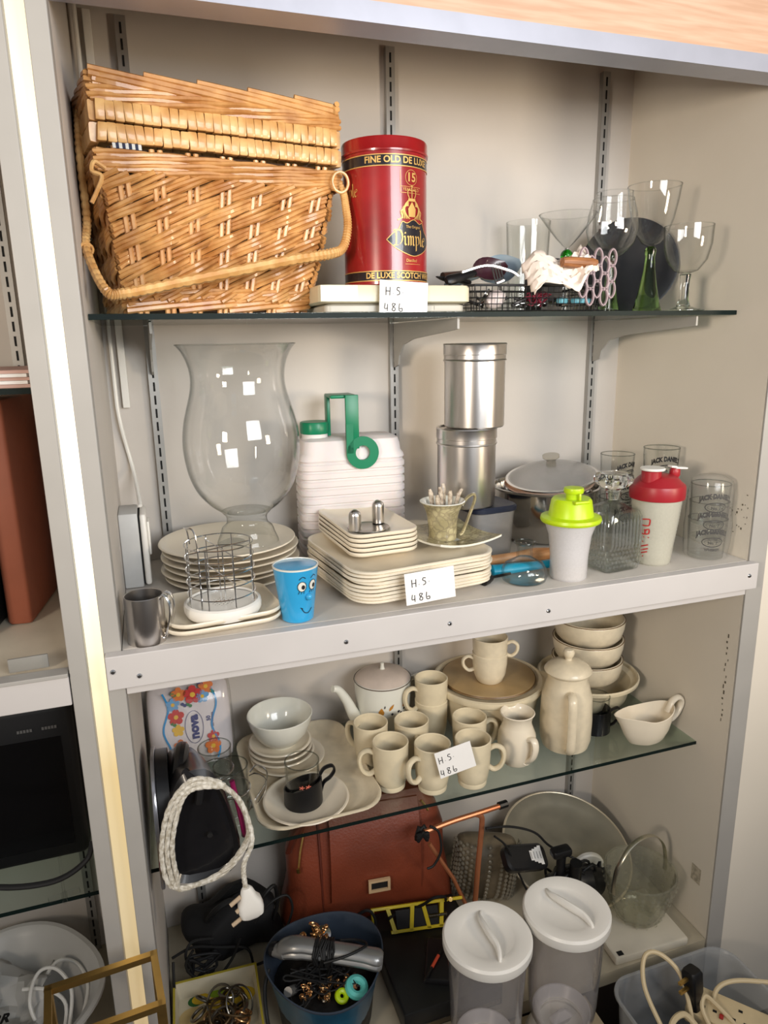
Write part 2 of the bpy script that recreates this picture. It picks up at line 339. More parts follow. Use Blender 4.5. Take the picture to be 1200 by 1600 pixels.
# left cabinet shelves
t = thing('cabinet_shelf', 'cream ledge of the left cabinet with pale grey front beam', 'shelf', (-.33, .2, 1.06))
MB().box((-.26, -.19, .02), (.262, .207, .05)).obj('board', mat('ledge_board', (214, 204, 184), .5, var=.04), t, smooth=False)
MB().box((-.26, -.204, .006), (.262, -.192, .047), .001).obj('beam', ALUF, t, smooth=False)
MB().box((-.26, -.208, .0475), (.262, -.185, .053), .001).obj('sliding_track', ALU, t, smooth=False)
MB().box((-.6, .0, Z4-.03), (-.067, D-.001, Z4)).obj('cabinet_bottom_shelf', mat('deck_board', (0, 0, 0)), smooth=False); tag(bpy.data.objects['cabinet_bottom_shelf'], 'bottom shelf board of the left cabinet under the grey basin', 'shelf')
sbox('wall_cabinet_left', (-.62, 0, Z0), (-.6, D, 2.3), WALL)
# wiring in the back left corner
o = MB().tube(cat([(.010, .395, 2.28), (.012, .395, 1.9), (.012, .396, 1.5), (.014, .395, 1.40), (.028, .392, 1.31), (.036, .30, 1.262)], 6), .0035).obj('white_cable', WPLAST); tag(o, 'white cable running down the back left corner to the box', 'cable')
o = MB().box((-.006, -.006, 0), (.006, .006, .62), .001).obj('cable_trunking', WPLAST, loc=(.028, D-.0065, 1.42)); tag(o, 'slim white cable trunking in the back left corner', 'trunking')
# stains and sticker on the right wall
o = MB().box((W-.0012, .03, .415), (W-.0004, .055, .452)).obj('sticker', mat('old_sticker', (196, 186, 166), .6, var=.2, scale=120), smooth=False); tag(o, 'worn beige sticker low on the right inner wall', 'sticker')
k = MB()
for i in range(16):
    y_ = .022+random.uniform(-.004, .004); z_ = .80+i*.0115; k.box((W-.0006, y_, z_), (W-.0002, y_+random.uniform(.001, .004), z_+random.uniform(.003, .008)))
for i in range(26):
    y_ = .04+random.gauss(0, .02); z_ = 1.20+random.gauss(0, .03); k.box((W-.0006, y_, z_), (W-.0002, y_+random.uniform(.001, .003), z_+random.uniform(.001, .004)))
o = k.obj('wall_scuffs', mat('scuff', (96, 88, 74), .8), smooth=False); o['kind'] = 'stuff'; tag(o, 'dark scuff marks on the right inner wall', 'scuff marks')
# ------------------------------------------------------------------ top shelf : wicker basket
def wicker_basket():
    B0 = [Vector((.052, .118, 0)), Vector((.306, .166, 0))]; T0 = [Vector((.034, .102, .208)), Vector((.361, .158, .208))]
    dv = Vector((-sin(.18), cos(.18), 0))
    B = [B0[0], B0[1], B0[1]+dv*.15, B0[0]+dv*.15]; T = [T0[0], T0[1], T0[1]+dv*.185, T0[0]+dv*.185]
    org = Vector((.18, .20, 0))
    t = thing('picnic_basket', 'large lidded wicker picnic basket with cane wrapped handle on the top shelf', 'basket', (org.x, org.y, Z1))
    B = [p-org for p in B]; T = [p-org for p in T]
    def face(i):
        a, b, c, d = B[i], B[(i+1) % 4], T[(i+1) % 4], T[i]
        nrm = (b-a).cross(d-a).normalized()
        return lambda s, q, off=0: (a*(1-s)+b*s)*(1-q)+(d*(1-s)+c*s)*q+nrm*off
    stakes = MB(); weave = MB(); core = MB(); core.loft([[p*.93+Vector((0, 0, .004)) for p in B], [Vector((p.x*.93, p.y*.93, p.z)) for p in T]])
    core.obj('shade_core', mat('shade_core_brown', (58, 38, 24), .9), t, smooth=False)  # dark block inside, its colour painted as the shade behind the weave
    for fi in range(4):
        F = face(fi); ns = 7 if fi % 2 == 0 else 4; sp = 1.0/ns; rp = .185
        for i in range(ns):
            s = (i+.5)*sp
            for e in (-.0042, .0042):
                ww = (B[(fi+1) % 4]-B[fi]).length
                stakes.tube([F(s+e/ww, q, .0005) for q in (0, .3, .6, 1.0)], .0036, 6)
        for fam in (0, 1):
            for k in range(-6, 7):
                for r_ in range(3):
                    seg = []; i = -.62
                    while i <= ns-.38:
                        q = .10+rp*(k+i*.5+fam*.5)+(r_-1)*.0315+.006*sin(i*2.1+k+r_*1.7)
                        ph = cos(pi*(i-fam)); off = .0065*ph+.0012*sin(i*3+r_+k)
                        s = (i+.5)*sp
                        if .085 < q < .875: seg.append(F(min(max(s, -.012), 1.012), q, off+.002))
                        elif seg:
                            if len(seg) > 2: weave.tube(seg, .0036+random.uniform(-.0004, .0003), 6)
                            seg = []
                        i += .25
                    if len(seg) > 2: weave.tube(seg, .0036+random.uniform(-.0004, .0003), 6)
    stakes.obj('stakes', mat('stake_rod', (226, 176, 118), .4, col2=(196, 140, 84), scale=30, coat=.25), t); weave.obj('woven_sides', WICK, t)
    def ring(P, z, off, k=10):
        c = sum(P, Vector())/4; out = []
        for i in range(4):
            a, b = P[i], P[(i+1) % 4]
            for j in range(k):
                p = a+(b-a)*j/k; d = (p-c); d.z = 0; d.normalize(); out.append(Vector((p.x, p.y, z))+d*off)
        return out
    def wale(mb, P, z, rows, r=.0036, amp=.003, tw=1.0):
        for row in range(rows):
            for st in range(3):
                base = ring(P, z+row*.0085, .004, 22); out = []
                c = sum(P, Vector())/4
                for i, p in enumerate(base):
                    a = i*tw*.55+st*2*pi/3; d = (p-c); d.z = 0; d.normalize(); out.append(p+d*(amp*cos(a))+Vector((0, 0, amp*sin(a))))
                mb.tube(out, r, 6, closed=True)
    m = MB(); wale(m, B, .022, 2); wale(m, T, .182, 3, .0034); m.obj('waling_bands', WICK, t)
    def lerpP(q): return [B[i]*(1-q)+T[i]*q for i in range(4)]
    def braid(mb, P, z0, z1, n=26, inn=.012, r=.0042, sp_=3.0):
        loop = ring(P, 0, .004, 12); N = len(loop); c = sum(P, Vector())/4
        for k in range(n):
            for e in (0, 1):
                out = []
                for j in range(9):
                    u = (k/n*N+j/8*N/n*sp_) % N; i0 = int(u); fr_ = u-i0; p = loop[i0]*(1-fr_)+loop[(i0+1) % N]*fr_
                    d = (p-c); d.z = 0; d.normalize(); h = j/8
                    out.append(Vector((p.x, p.y, z0+(z1-z0)*h+e*.0065))+d*(.004*sin(h*pi)-inn*h*h))
                mb.tube(out, r*(1-.1*e), 6)
    m = MB(); braid(m, B, .005, .018, 15, .006, .0042, 1.7); m.obj('base_border', WICK, t)
    # cane wrapped frames
    def wrapped(P, z, h, name, off=.003, d=.012):
        m = MB(); c = sum(P, Vector())/4
        for i in range(4):
            a, b = P[i], P[(i+1) % 4]; L = (b-a).length; n = int(L/.0112); dirv = (b-a).normalized(); nr = Vector((dirv.y, -dirv.x, 0))
            for j in range(n):
                s0 = L*j/n+.0003; s1 = L*(j+1)/n-.0002; hh = h/2*(1+random.uniform(-.05, .06)); dd = d/2*(1+random.uniform(-.03, .05)); sk = random.uniform(-.0012, .0012)
                lo = []
                for s_, sc_ in ((s0, .955), (s0+.0014, 1.0), (s1-.0014, 1.0), (s1, .955)):
                    p = a+dirv*s_+nr*off; l = []
                    for q in range(12):
                        an = 2*pi*q/12; cx = abs(cos(an))**.32*math.copysign(1, cos(an)); sx = abs(sin(an))**.32*math.copysign(1, sin(an))
                        l.append(Vector((p.x, p.y, z))+nr*(dd*cx*sc_)+Vector((0, 0, hh*sx*sc_))+dirv*sk*sx)
                    lo.append(l)
                m.loft(lo)
        return m.obj(name, CANE, t)
    wrapped(T, .222, .0225, 'rim_frame'); T2 = [Vector((p.x, p.y, 0)) for p in T]
    wrapped(T, .2475, .024, 'lid_frame', .002)
    T3 = [Vector((p.x*1.0, p.y*1.0, 0)) for p in T]
    m = MB(); wale(m, T3, .264, 2, .0036); braid(m, T3, .288, .269, 20, .012, .0046, 3.3)
    c = sum(T, Vector())/4
    for k in range(22):
        s = (k+.5)/22; a = T[0]*(1-s)+T[3]*s; b = T[1]*(1-s)+T[2]*s; m.tube([Vector((p.x, p.y, .274+.004*sin(j*1.5+k*pi))) for j, p in enumerate([a+(b-a)*q/8 for q in range(9)])], .0042, 6)
    m.obj('woven_lid', WICK, t)
    # hinge patch and knot
    a, b = T[0], T[1]; dirv = (b-a).normalized(); nr = Vector((dirv.y, -dirv.x, 0)); p = a+(b-a)*.56+nr*.0105
    m = MB()
    for q in range(1): m.loft([[p+Vector((0, 0, .238))+dirv*x+nr*y for x, y in ((-.008, 0), (.008, 0), (.008, .002), (-.008, .002))], [p+Vector((0, 0, .257))+dirv*x+nr*y for x, y in ((-.008, 0), (.008, 0), (.008, .002), (-.008, .002))]])
    m.obj('catch_patch', mat('dark_cane', (150, 100, 58), .5), t, smooth=False)
    hp = [(.029, .2, 1.868), (.013, .2, 1.845), (.008, .18, 1.79), (.008, .17, 1.70), (.006, .12, 1.652), (.026, .062, 1.597), (.05, .062, 1.593), (.135, .075, 1.611), (.27, .100, 1.640), (.335, .115, 1.652), (.358, .125, 1.662), (.368, .13, 1.690), (.369, .14, 1.72), (.368, .152, 1.745), (.358, .17, 1.772)]
    hp = [Vector(p)-Vector((org.x, org.y, Z1)) for p in hp]
    H = cat(hp, 24); m = MB(); rad = [.0052+.0018*min(1, max(0, 1-abs(i/len(H)-.58)*3.2))+(.0006 if i % 3 else -.0006) for i in range(len(H))]
    m.tube(H, rad, 8, flat=1.15); m.obj('handle', CANE, t)
    m = MB()
    kp = Vector((.040, .098, 1.748))-Vector((org.x, org.y, Z1))
    m.tube(cat([kp, kp+Vector((-.012, -.006, .006)), kp+Vector((-.016, -.01, -.006)), kp+Vector((-.005, -.012, -.012)), kp+Vector((-.012, -.016, -.03)), kp+Vector((-.02, -.018, -.045))], 5), .0028, 6)
    kp = Vector((.362, .145, 1.755))-Vector((org.x, org.y, Z1))
    m.tube(cat([kp+Vector((.012*cos(a), -.004, .014*sin(a))) for a in [i*pi/4 for i in range(8)]], 4, True), .0022, 6, closed=True)
    kp = hp[4]; m.tube([kp+Vector((.008*cos(a), .003*sin(a*2), .008*sin(a))) for a in [i*pi/6 for i in range(12)]], .0018, 6, closed=True)
    m.obj('raffia_knots', CANE, t)
    # gingham lining edge
    m = MB(); F = face(0)
    for i in range(9): 
        m.cur = i % 2; s = .05+i*.012; m.loft([[F(s, .985, .004), F(s+.012, .985, .004), F(s+.012, .985, .0055), F(s, .985, .0055)], [F(s, 1.04, .004), F(s+.012, 1.04, .004), F(s+.012, 1.04, .0055), F(s, 1.04, .0055)]])
    m.obj('striped_lining_edge', [mat('lining_white', (210, 210, 205), .8), mat('lining_navy', (40, 46, 70), .8)], t, smooth=False)
wicker_basket()
# ------------------------------------------------------------------ scale / warming tray and the red tin
t = thing('kitchen_scale', 'flat cream plastic appliance under the red tin', 'scale', (.4345, .19, Z1))
m = MB(); m.rr([(.110, .085, 0), (.112, .088, .002), (.112, .088, .010), (.105, .082, .0135)], .01); m.box((.06, -.089, .004), (.10, -.0885, .010)); m.obj('base', mat('grey_cream_plastic', (186, 182, 170), .4), t)
m = MB(); m.rr([(.116, .088, .0138), (.121, .092, .016), (.121, .092, .036), (.119, .090, .0395), (.112, .084, .0400)], .012); m.obj('platform', mat('aged_cream_plastic', (214, 206, 178), .35, var=.04), t)
MB().box((-.119, -.0927, .0165), (-.063, -.0921, .0385), .0).obj('front_panel', mat('panel_cream', (226, 218, 196), .25), t, smooth=False)
a0 = math.atan2(CAM.y-.155, CAM.x-.441)
t = thing('whisky_tin', 'tall round dark red tin with gold lettering and black bands', 'tin', (.441, .172, Z1+.0402))
RED = mat('red_tin', (158, 28, 30), .28, col2=(128, 20, 24), scale=14, coat=.5); R_ = .0645
MB().lathe([(.0001, 0), (R_-.002, 0), (R_, .002), (R_, .188)], 64).obj('body', RED, t)
MB().lathe([(R_-.001, .186), (R_+.0022, .1865), (R_+.0026, .189), (R_+.0014, .191), (R_+.0012, .2035), (R_+.0002, .206), (R_-.003, .2062), (R_-.004, .2035), (.0001, .203)], 64).obj('lid', RED, t)
BN = mat('tin_black', (28, 24, 32), .3, coat=.4)
for nm, za, zb in (('upper_band', .166, .181), ('lower_band', .007, .0205)):
    b = MB().lathe([(R_+.0003, za), (R_+.0003, zb)], 64, cap0=False, cap1=False).obj(nm, BN, t)
    g = MB()
    for z in (za, zb): g.lathe([(R_+.0004, z-.0006), (R_+.0008, z-.0006), (R_+.0008, z+.0006), (R_+.0004, z+.0006)], 64, cap0=False, cap1=False)
    g.obj('gold_line', GOLD, b)
g = MB(); cm = cyl_map(R_, a0, 0, .0007)
letters(g, 'FINE OLD DE LUXE', .0125, cm, .0003, .024, .1738, sx=1.0); letters(g, 'DE LUXE SCOTCH WHISKY', .0118, cm, .0003, .038, .0138, sx=.95)
letters(g, '15', .017, cm, .0004, .0425, .151); letters(g, 'YEARS OLD', .0058, cm, 0, .0425, .1345)
for z in (.1385, .130): stroke(g, [(.024, z), (.061, z)], .0005, cm)
stroke(g, [(.024, .16), (.024, .13)], .0005, cm)
stroke(g, [(.0425+.0105*cos(a), .151+.0105*sin(a)) for a in [i*pi/8 for i in range(17)]], .0006, cm)
NIB = {'D': [[(0, 1), (.16, .92), (.16, .05), (0, 0)], [(-.05, .98), (.45, 1.0), (.66, .7), (.62, .25), (.35, 0), (.0, .02)]], 'i': [[(0, .6), (.1, .52), (.1, .1), (.22, .02)], [(.08, .85), (.14, .78)]],
 'm': [[(0, .6), (.1, .52), (.1, 0)], [(.1, .5), (.25, .62), (.33, .5), (.33, 0)], [(.33, .5), (.48, .62), (.56, .5), (.56, .08), (.66, .02)]],
 'p': [[(0, .62), (.1, .5), (.1, -.35)], [(.1, .5), (.3, .62), (.42, .45), (.4, .12), (.12, .05)]], 'l': [[(0, 1.05), (.1, .95), (.1, .1), (.22, .02)]],
 'e': [[(.08, .35), (.38, .42), (.3, .6), (.1, .5), (.05, .15), (.2, 0), (.4, .12)]]}
def dimple(g, x0, y0, h, ww, only='Dimple'):
    x = x0
    for ch, adv in zip(only, [dict(D=.8, i=.3, m=.76, p=.54, l=.3, e=.5)[c] for c in only]):
        for st in NIB[ch]: stroke(g, [(x+p[0]*h*ww, y0+p[1]*h) for p in st], h*.10, cm, 3, .7)
        x += adv*h*ww
dimple(g, -.088, .127, .017, .85, 'Dimple'); g.obj('gold_lettering', GOLD, t, smooth=False)
s = MB(); 
sh = [(.002, .0645), (.012, .074), (.020, .079), (.026, .090), (.034, .088), (.046, .0935), (.058, .088), (.066, .090), (.072, .079), (.080, .074), (.089, .0645), (.078, .054), (.062, .046), (.046, .042), (.030, .046), (.014, .054)]
def poly(mb, pts, fn, maxe=.005):
    vs, fs = sub_geo([(p[0], p[1], 0) for p in pts], [tuple(range(len(pts)))], maxe); return mb.add([fn(*v) for v in vs], fs)
poly(s, sh, cyl_map(R_, a0, 0, .0006)); sh_o = s.obj('name_shield', BN, t, smooth=False)
g = MB(); stroke(g, sh+[sh[0]], .0010, cyl_map(R_, a0, 0, .0010), 3)
cm = cyl_map(R_, a0, 0, .0011); dimple(g, .013, .057, .021, .92); letters(g, 'The Original', .0055, cm, 0, .046, .083); letters(g, 'Distilled', .006, cm, 0, .042, .0355); stroke(g, [(.03, .0305), (.06, .0305)], .0005, cm)
g.obj('shield_lettering', GOLD, sh_o, smooth=False)
g = MB(); cx = .043
for sg in (-1, 1):
    for k in range(5): stroke(g, [(cx+sg*(.004+k*.003), .094), (cx+sg*(.011+k*.0012), .101+k*.002), (cx+sg*(.013-k*.001), .112), (cx+sg*(.006), .120-k*.002)], .0012, cm)
    stroke(g, [(cx+sg*.024, .092), (cx+sg*.017, .096), (cx+sg*.019, .104), (cx+sg*.013, .108)], .0018, cm)
    stroke(g, [(cx+sg*.001, .133), (cx+sg*.006, .134), (cx+sg*.0075, .129), (cx+sg*.005, .123)], .0013, cm)
poly(g, [(cx-.006, .097), (cx+.006, .097), (cx+.007, .108), (cx, .118), (cx-.007, .108)], cm); poly(g, [(cx-.0065, .1185), (cx+.0065, .1185), (cx+.0065, .1225), (cx-.0065, .1225)], cm)
stroke(g, [(cx, .123), (cx, .141)], .0014, cm); stroke(g, [(cx-.002, .139), (cx+.002, .139)], .0010, cm); g.obj('gold_crest', GOLD, t, smooth=False)
price_tag((.441, .0915, Z1+.021), (radians(-2), radians(3), radians(3)), 'handwritten white tag taped in front of the red tin')
# ------------------------------------------------------------------ wire basket and what is in it
t = thing('wire_basket', 'flat black wire mesh basket full of utensils on the top shelf', 'basket', (.6725, .165, Z1))
m = MB(); hx, hy, h = .113, .07, .040
for i in range(24):
    x = -hx+.01*i; m.tube([(x, -hy, h), (x, -hy+.003, .002), (x, hy-.003, .002), (x, hy, h)], .0007, 4)
for i in range(15):
    y = -hy+.01*i; m.tube([(-hx, y, h), (-hx+.003, y, .002), (hx-.003, y, .002), (hx, y, h)], .0007, 4)
for z in (.012, .021, .030): m.tube([(-hx, -hy, z), (hx, -hy, z), (hx, hy, z), (-hx, hy, z), (-hx, -hy, z)], .0007, 4)
m.obj('mesh', RUB, t); MB().tube(cat([(-hx, -hy, h), (0, -hy, h), (hx, -hy, h), (hx, 0, h), (hx, hy, h), (0, hy, h), (-hx, hy, h), (-hx, 0, h)], 4, True), .0019, 6, closed=True).obj('rim', RUB, t)
def spoon(name, lab, p0, p1, hm, bm, hr=.006, bl=.05, bw=.024, bz=.01, tilt=0, deep=.3, cat_='spoon', roll=0):
    p0, p1 = Vector(p0), Vector(p1); d = (p1-p0); L = d.length; t = thing(name, lab, cat_, p0); q = d.to_track_quat('X', 'Z'); t.rotation_mode = 'QUATERNION'; t.rotation_quaternion = q @ Matrix.Rotation(roll, 3, 'X').to_quaternion()
    Lh = L-bl
    MB().tube([(0, 0, 0), (.004, 0, 0), (Lh*.25, 0, 0), (Lh*.6, 0, .001), (Lh*.9, 0, 0), (Lh, 0, 0)], [hr*.6, hr*.95, hr, hr*.8, hr*.6, hr*.5], 10, flat=1.3).obj('handle', hm, t)
    lo = []
    for i in range(9):
        u = i/8; w_ = bw*max(.12, sin(pi*(u*.92+.06)))**.7; x = Lh-.003+u*bl
        lo.append([(x, w_*cos(a), (-bl*deep*(1-cos(a)**2)*sin(pi*u)) if sin(a) < 0 else (-bl*deep*(1-cos(a)**2)*sin(pi*u)+.0015)) for a in [2*pi*j/14 for j in range(14)]])
    MB().loft(lo).obj('bowl', bm, t); return t
PLUM = mat('plum_plastic', (66, 34, 44), .3, var=.1, coat=.4); BLUEG = mat('blue_grey_plastic', (132, 150, 162), .4)
spoon('ladle', 'dark plum plastic ladle lying over the wire basket edge', (.535, .15, Z1+.050), (.665, .19, Z1+.082), BLACK, PLUM, .007, .075, .024, deep=.22, roll=.9)
spoon('serving_spoon', 'blue grey plastic spoon behind the plum ladle', (.58, .26, Z1+.050), (.708, .215, Z1+.088), BLUEG, BLUEG, .006, .075, .03, deep=.2, roll=1.0)
spoon('spatula', 'black rounded spatula handle left of the ladle', (.60, .20, Z1+.052), (.525, .17, Z1+.058), BLACK, BLACK, .006, .05, .012, deep=.1)
o = MB().tube([(0, 0, 0), (.07, .01, .004)], [.0055, .0075], 8, flat=1.5).obj('wooden_utensil', mat('dark_wood', (78, 48, 34), .5), loc=(.565, .235, Z1+.066)); tag(o, 'dark brown wooden handle lying behind the plum ladle', 'handle')
m = MB(); m.tube(cat([(0, 0, 0), (.04, -.004, .010), (.075, -.012, .002), (.088, -.016, -.006)], 4), .0022, 6, flat=1.6)
o = m.obj('chrome_rod', CHROME, loc=(.535, .09, Z1+.058)); tag(o, 'thin curved chrome handle at the left rim of the wire basket', 'utensil')
t = thing('fork', 'steel fork with four tines leaning over the wire basket rim', 'fork', (.628, .135, Z1+.022)); 
m = MB(); m.tube([(0, 0, 0), (-.016, -.02, .024)], .0022, 6); m.tube([(-.023, -.022, .022), (-.009, -.022, .027)], .003, 6); m.obj('handle', CHROME, t)
m = MB()
for k in range(4): x = -.023+k*.0047; m.tube([(x, -.022, .022+k*.0016), (x-.011, -.026, .050+k*.001)], .0013, 5)
m.obj('tines', CHROME, t)
o = MB().lathe([(.0001, -.017), (.007, -.0155), (.0125, -.008), (.014, 0), (.012, .009), (.006, .0165), (.0001, .018)], 20).xf(Matrix.Rotation(1.1, 4, 'Y')).obj('egg_infuser', mat('egg_white', (222, 208, 206), .3), loc=(.606, .118, Z1+.020)); tag(o, 'small egg shaped white object inside the wire basket', 'egg')
SL = mat('utensil_steel', (160, 156, 152), .2, metal=1)
for i, (x, y, a) in enumerate(((.578, .12, 1.2), (.588, .14, .9), (.645, .13, .3), (.690, .14, -.3))):
    s_ = spoon('teaspoon', ['steel teaspoon upright at the left of the wire basket', 'second steel teaspoon left in the wire basket', 'steel teaspoon lying mid basket beside the egg', 'steel teaspoon under the white plastic bag'][i], (x, y, Z1+.010), (x+.045*cos(a), y-.01, Z1+.012+.028*abs(sin(a))), SL, SL, .002, .022, .009)
BL2 = mat('turquoise_plastic', (110, 178, 196), .4); 
o = MB().box((-.012, -.006, -.005), (.012, .006, .005), .003).obj('turquoise_clip', BL2, loc=(.728, .115, Z1+.018), rotz=.6); tag(o, 'turquoise plastic clip in the wire basket, nearer its middle', 'clip')
o = MB().box((-.018, -.006, -.005), (.018, .006, .005), .003).obj('turquoise_clip', BL2, loc=(.762, .112, Z1+.018), rotz=.1); tag(o, 'turquoise plastic clip at the right end of the wire basket', 'clip')
m = MB()
for i in range(9): p = Vector((.676+random.uniform(-.02, .02), .13+random.uniform(-.02, .02), Z1+.02)); m.tube(cat([p+Vector((random.uniform(-.015, .015), random.uniform(-.01, .01), random.uniform(-.01, .012))) for _ in range(5)], 4), .0011, 5)
o = m.obj('red_string', mat('maroon_string', (120, 24, 48), .6)); tag(o, 'tangled maroon string inside the wire basket', 'string')
m = MB()
for i in range(14): p = Vector((.60+i*.012, .16+random.uniform(-.03, .02), Z1+.012)); m.tube([p, p+Vector((random.uniform(-.04, .04), random.uniform(-.01, .01), random.uniform(.0, .018)))], .0028, 6)
o = m.obj('loose_cutlery', mat('dark_cutlery', (70, 66, 64), .35, metal=.8)); tag(o, 'dark jumble of small cutlery at the bottom of the wire basket', 'cutlery'); o['kind'] = 'stuff'
def crumpled(name, pts, w_, mt, loc, seed, rows=9, cols=13, amp=.012):
    random.seed(seed); m = MB(); vs = []
    P = cat(pts, 4); n = len(P)
    for i, p in enumerate(P):
        for j in range(cols):
            u = j/(cols-1)-.5; ww = w_[min(len(w_)-1, int(i/n*len(w_)))]
            vs.append((p[0]+random.uniform(-1, 1)*amp*.25, p[1]+u*.05+random.uniform(-1, 1)*amp*.3, p[2]+u*ww+amp*.6*sin(j*2.3+i*.9)*(.5+.5*random.random())))
    fs = [(i*cols+j, i*cols+j+1, (i+1)*cols+j+1, (i+1)*cols+j) for i in range(n-1) for j in range(cols-1)]
    m.add(vs, fs); o = m.obj(name, mt, loc=loc, ang=22); md = o.modifiers.new('s', 'SOLIDIFY'); md.thickness = .0008; return o
o = crumpled('plastic_bag', [(0, 0, 0), (.02, -.005, .022), (.045, -.01, .016), (.07, -.012, .010), (.09, -.01, .028), (.112, 0, .038)], [.045, .05, .05, .05, .035, .04], mat('pale_plastic', (236, 222, 208), .35, var=.03, coat=.2), (.645, .085, Z1+.046), 3, amp=.007)
tag(o, 'crumpled white plastic bag spilling over the wire basket', 'bag')
o = MB().tube([(0, 0, 0), (.01, 0, 0), (.052, -.004, -.002), (.060, -.005, -.002)], [.007, .0085, .0085, .006], 10).obj('wooden_utensil', WOODH, loc=(.700, .075, Z1+.074)); tag(o, 'light brown wooden handle poking from the plastic bag', 'handle')
m = MB()
lo = [[(r*cos(a), r*.9*sin(a), z) for a in [2*pi*j/24 for j in range(24)]] for r, z in ((.001, .012), (.02, .011), (.032, .006), (.036, 0), (.03, -.004))]; m.loft(lo)
o = m.obj('dark_bowl', mat('navy_plastic', (34, 40, 54), .35), loc=(.745, .19, Z1+.080)); tag(o, 'dark navy rounded utensil head behind the plastic bag', 'utensil')
o = MB().box((-.02, -.03, 0), (.02, .03, .074)).obj('utensil_pile', BLACK, loc=(.742, .20, Z1+.002)); tag(o, 'dark pile under the navy utensil head', 'utensil'); 
# lattice trivet
t = thing('trivet', 'mauve silicone lattice trivet standing at the right end of the wire basket', 'trivet', (.778, .092, Z1+.005))
m = MB()
for r_ in range(3):
    for c_ in range(5):
        cx_ = -.030+c_*.0148; cz = .018+r_*.0245+(.0 if c_ % 2 else .012)
        m.tube([(cx_+.0072*cos(a), .004*sin(cx_*40), cz+.0138*sin(a)*(1-.12*abs(cos(a)))) for a in [k*pi/8 for k in range(16)]], .0019, 6, closed=True, flat=1.4)
m.obj('lattice', mat('mauve_silicone', (158, 138, 142), .5), t)
# stemmed glasses
def stem_glass(name, lab, loc, bowl, stem, foot, bm=G_VES, sm=SOLIDG, c='glass', ball=None, n=40):
    t = thing(name, lab, c, loc)
    th = .0011; inner = [(max(r-th, .0003), z+(th if i == 0 else 0)) for i, (r, z) in enumerate(bowl)]
    MB().lathe(bowl+inner[::-1], n, cap0=False, cap1=False).obj('bowl', bm, t)
    MB().lathe([(bowl[-1][0]-.0006+.0008*cos(a), bowl[-1][1]+.0008*sin(a)) for a in [k*pi/4 for k in range(9)]], n, cap0=False, cap1=False).obj('rim', G_SM, t)
    MB().lathe(stem, 24).obj('stem', sm, t); MB().lathe(foot, n).obj('foot', sm, t)
    if ball: MB().lathe([(max(ball[0]*sin(a), .0001), ball[1]-ball[0]*cos(a)) for a in [k*pi/12 for k in range(13)]], 24).obj('ball', GREENB, t)
    return t
def foot(r, h=.006): return [(.0001, 0), (r, 0), (r, .0012), (r*.7, .0025), (r*.25, h), (.0001, h+.001)]
stem_glass('goblet', 'tall clear goblet with flared green glass stem', (.938, .168, Z1), [(.003, .112), (.016, .118), (.028, .134), (.036, .158), (.0415, .185), (.0455, .213)], [(.0001, .002), (.026, .002), (.0215, .016), (.015, .045), (.010, .075), (.0082, .095), (.0105, .107), (.0065, .1125), (.0001, .113)], [(.0001, 0), (.0275, 0), (.0275, .0015), (.0001, .002)], sm=GREENG)
stem_glass('wine_glass', 'tulip shaped wine glass right behind the mauve trivet', (.842, .150, Z1), [(.003, .088), (.022, .095), (.038, .113), (.0430, .135), (.0405, .160), (.034, .184)], [(.0001, .004), (.005, .006), (.004, .02), (.004, .07), (.005, .082), (.010, .089), (.0001, .090)], foot(.033))
stem_glass('wine_glass', 'second wine glass with green stem behind the tulip shaped one', (.912, .245, Z1), [(.003, .110), (.020, .118), (.032, .140), (.035, .165), (.033, .215)], [(.0001, .002), (.022, .002), (.016, .02), (.010, .055), (.007, .09), (.008, .106), (.0001, .112)], foot(.025), sm=GREENG)
stem_glass('small_goblet', 'short clear goblet nearest the right wall', (.958, .098, Z1), [(.004, .060), (.020, .066), (.033, .083), (.039, .108), (.040, .138)], [(.0001, .003), (.012, .006), (.0075, .02), (.0078, .05), (.0095, .060), (.0001, .064)], foot(.035, .009))
stem_glass('cocktail_glass', 'wide cocktail glass with a green ball in its stem', (.842, .287, Z1), [(.003, .122), (.010, .128), (.022, .141), (.042, .166), (.054, .182)], [(.0001, .004), (.004, .006), (.0045, .09), (.004, .122), (.0001, .123)], foot(.032), ball=(.0115, .109))
t = thing('tumbler', 'clear tumbler standing behind the green ball cocktail glass', 'glass', (.800, .360, Z1)); MB().lathe([(.0001, 0), (.036, 0), (.043, .178), (.0415, .178), (.0345, .006), (.0001, .006)], 40).obj('body', G_SM, t)
m = MB(); m.lathe([(.0001, 0), (.07, 0), (.088, .004), (.092, .010), (.088, .011), (.07, .006), (.0001, .005)], 48); m.xf(Matrix.Rotation(radians(-38), 4, 'Z') @ Matrix.Rotation(radians(80), 4, 'X')); 
o = m.obj('black_plate', mat('matt_black', (26, 26, 30), .5), loc=(.984, .290, Z1+.0905)); tag(o, 'round black plate leaning behind the stemmed glasses', 'plate')
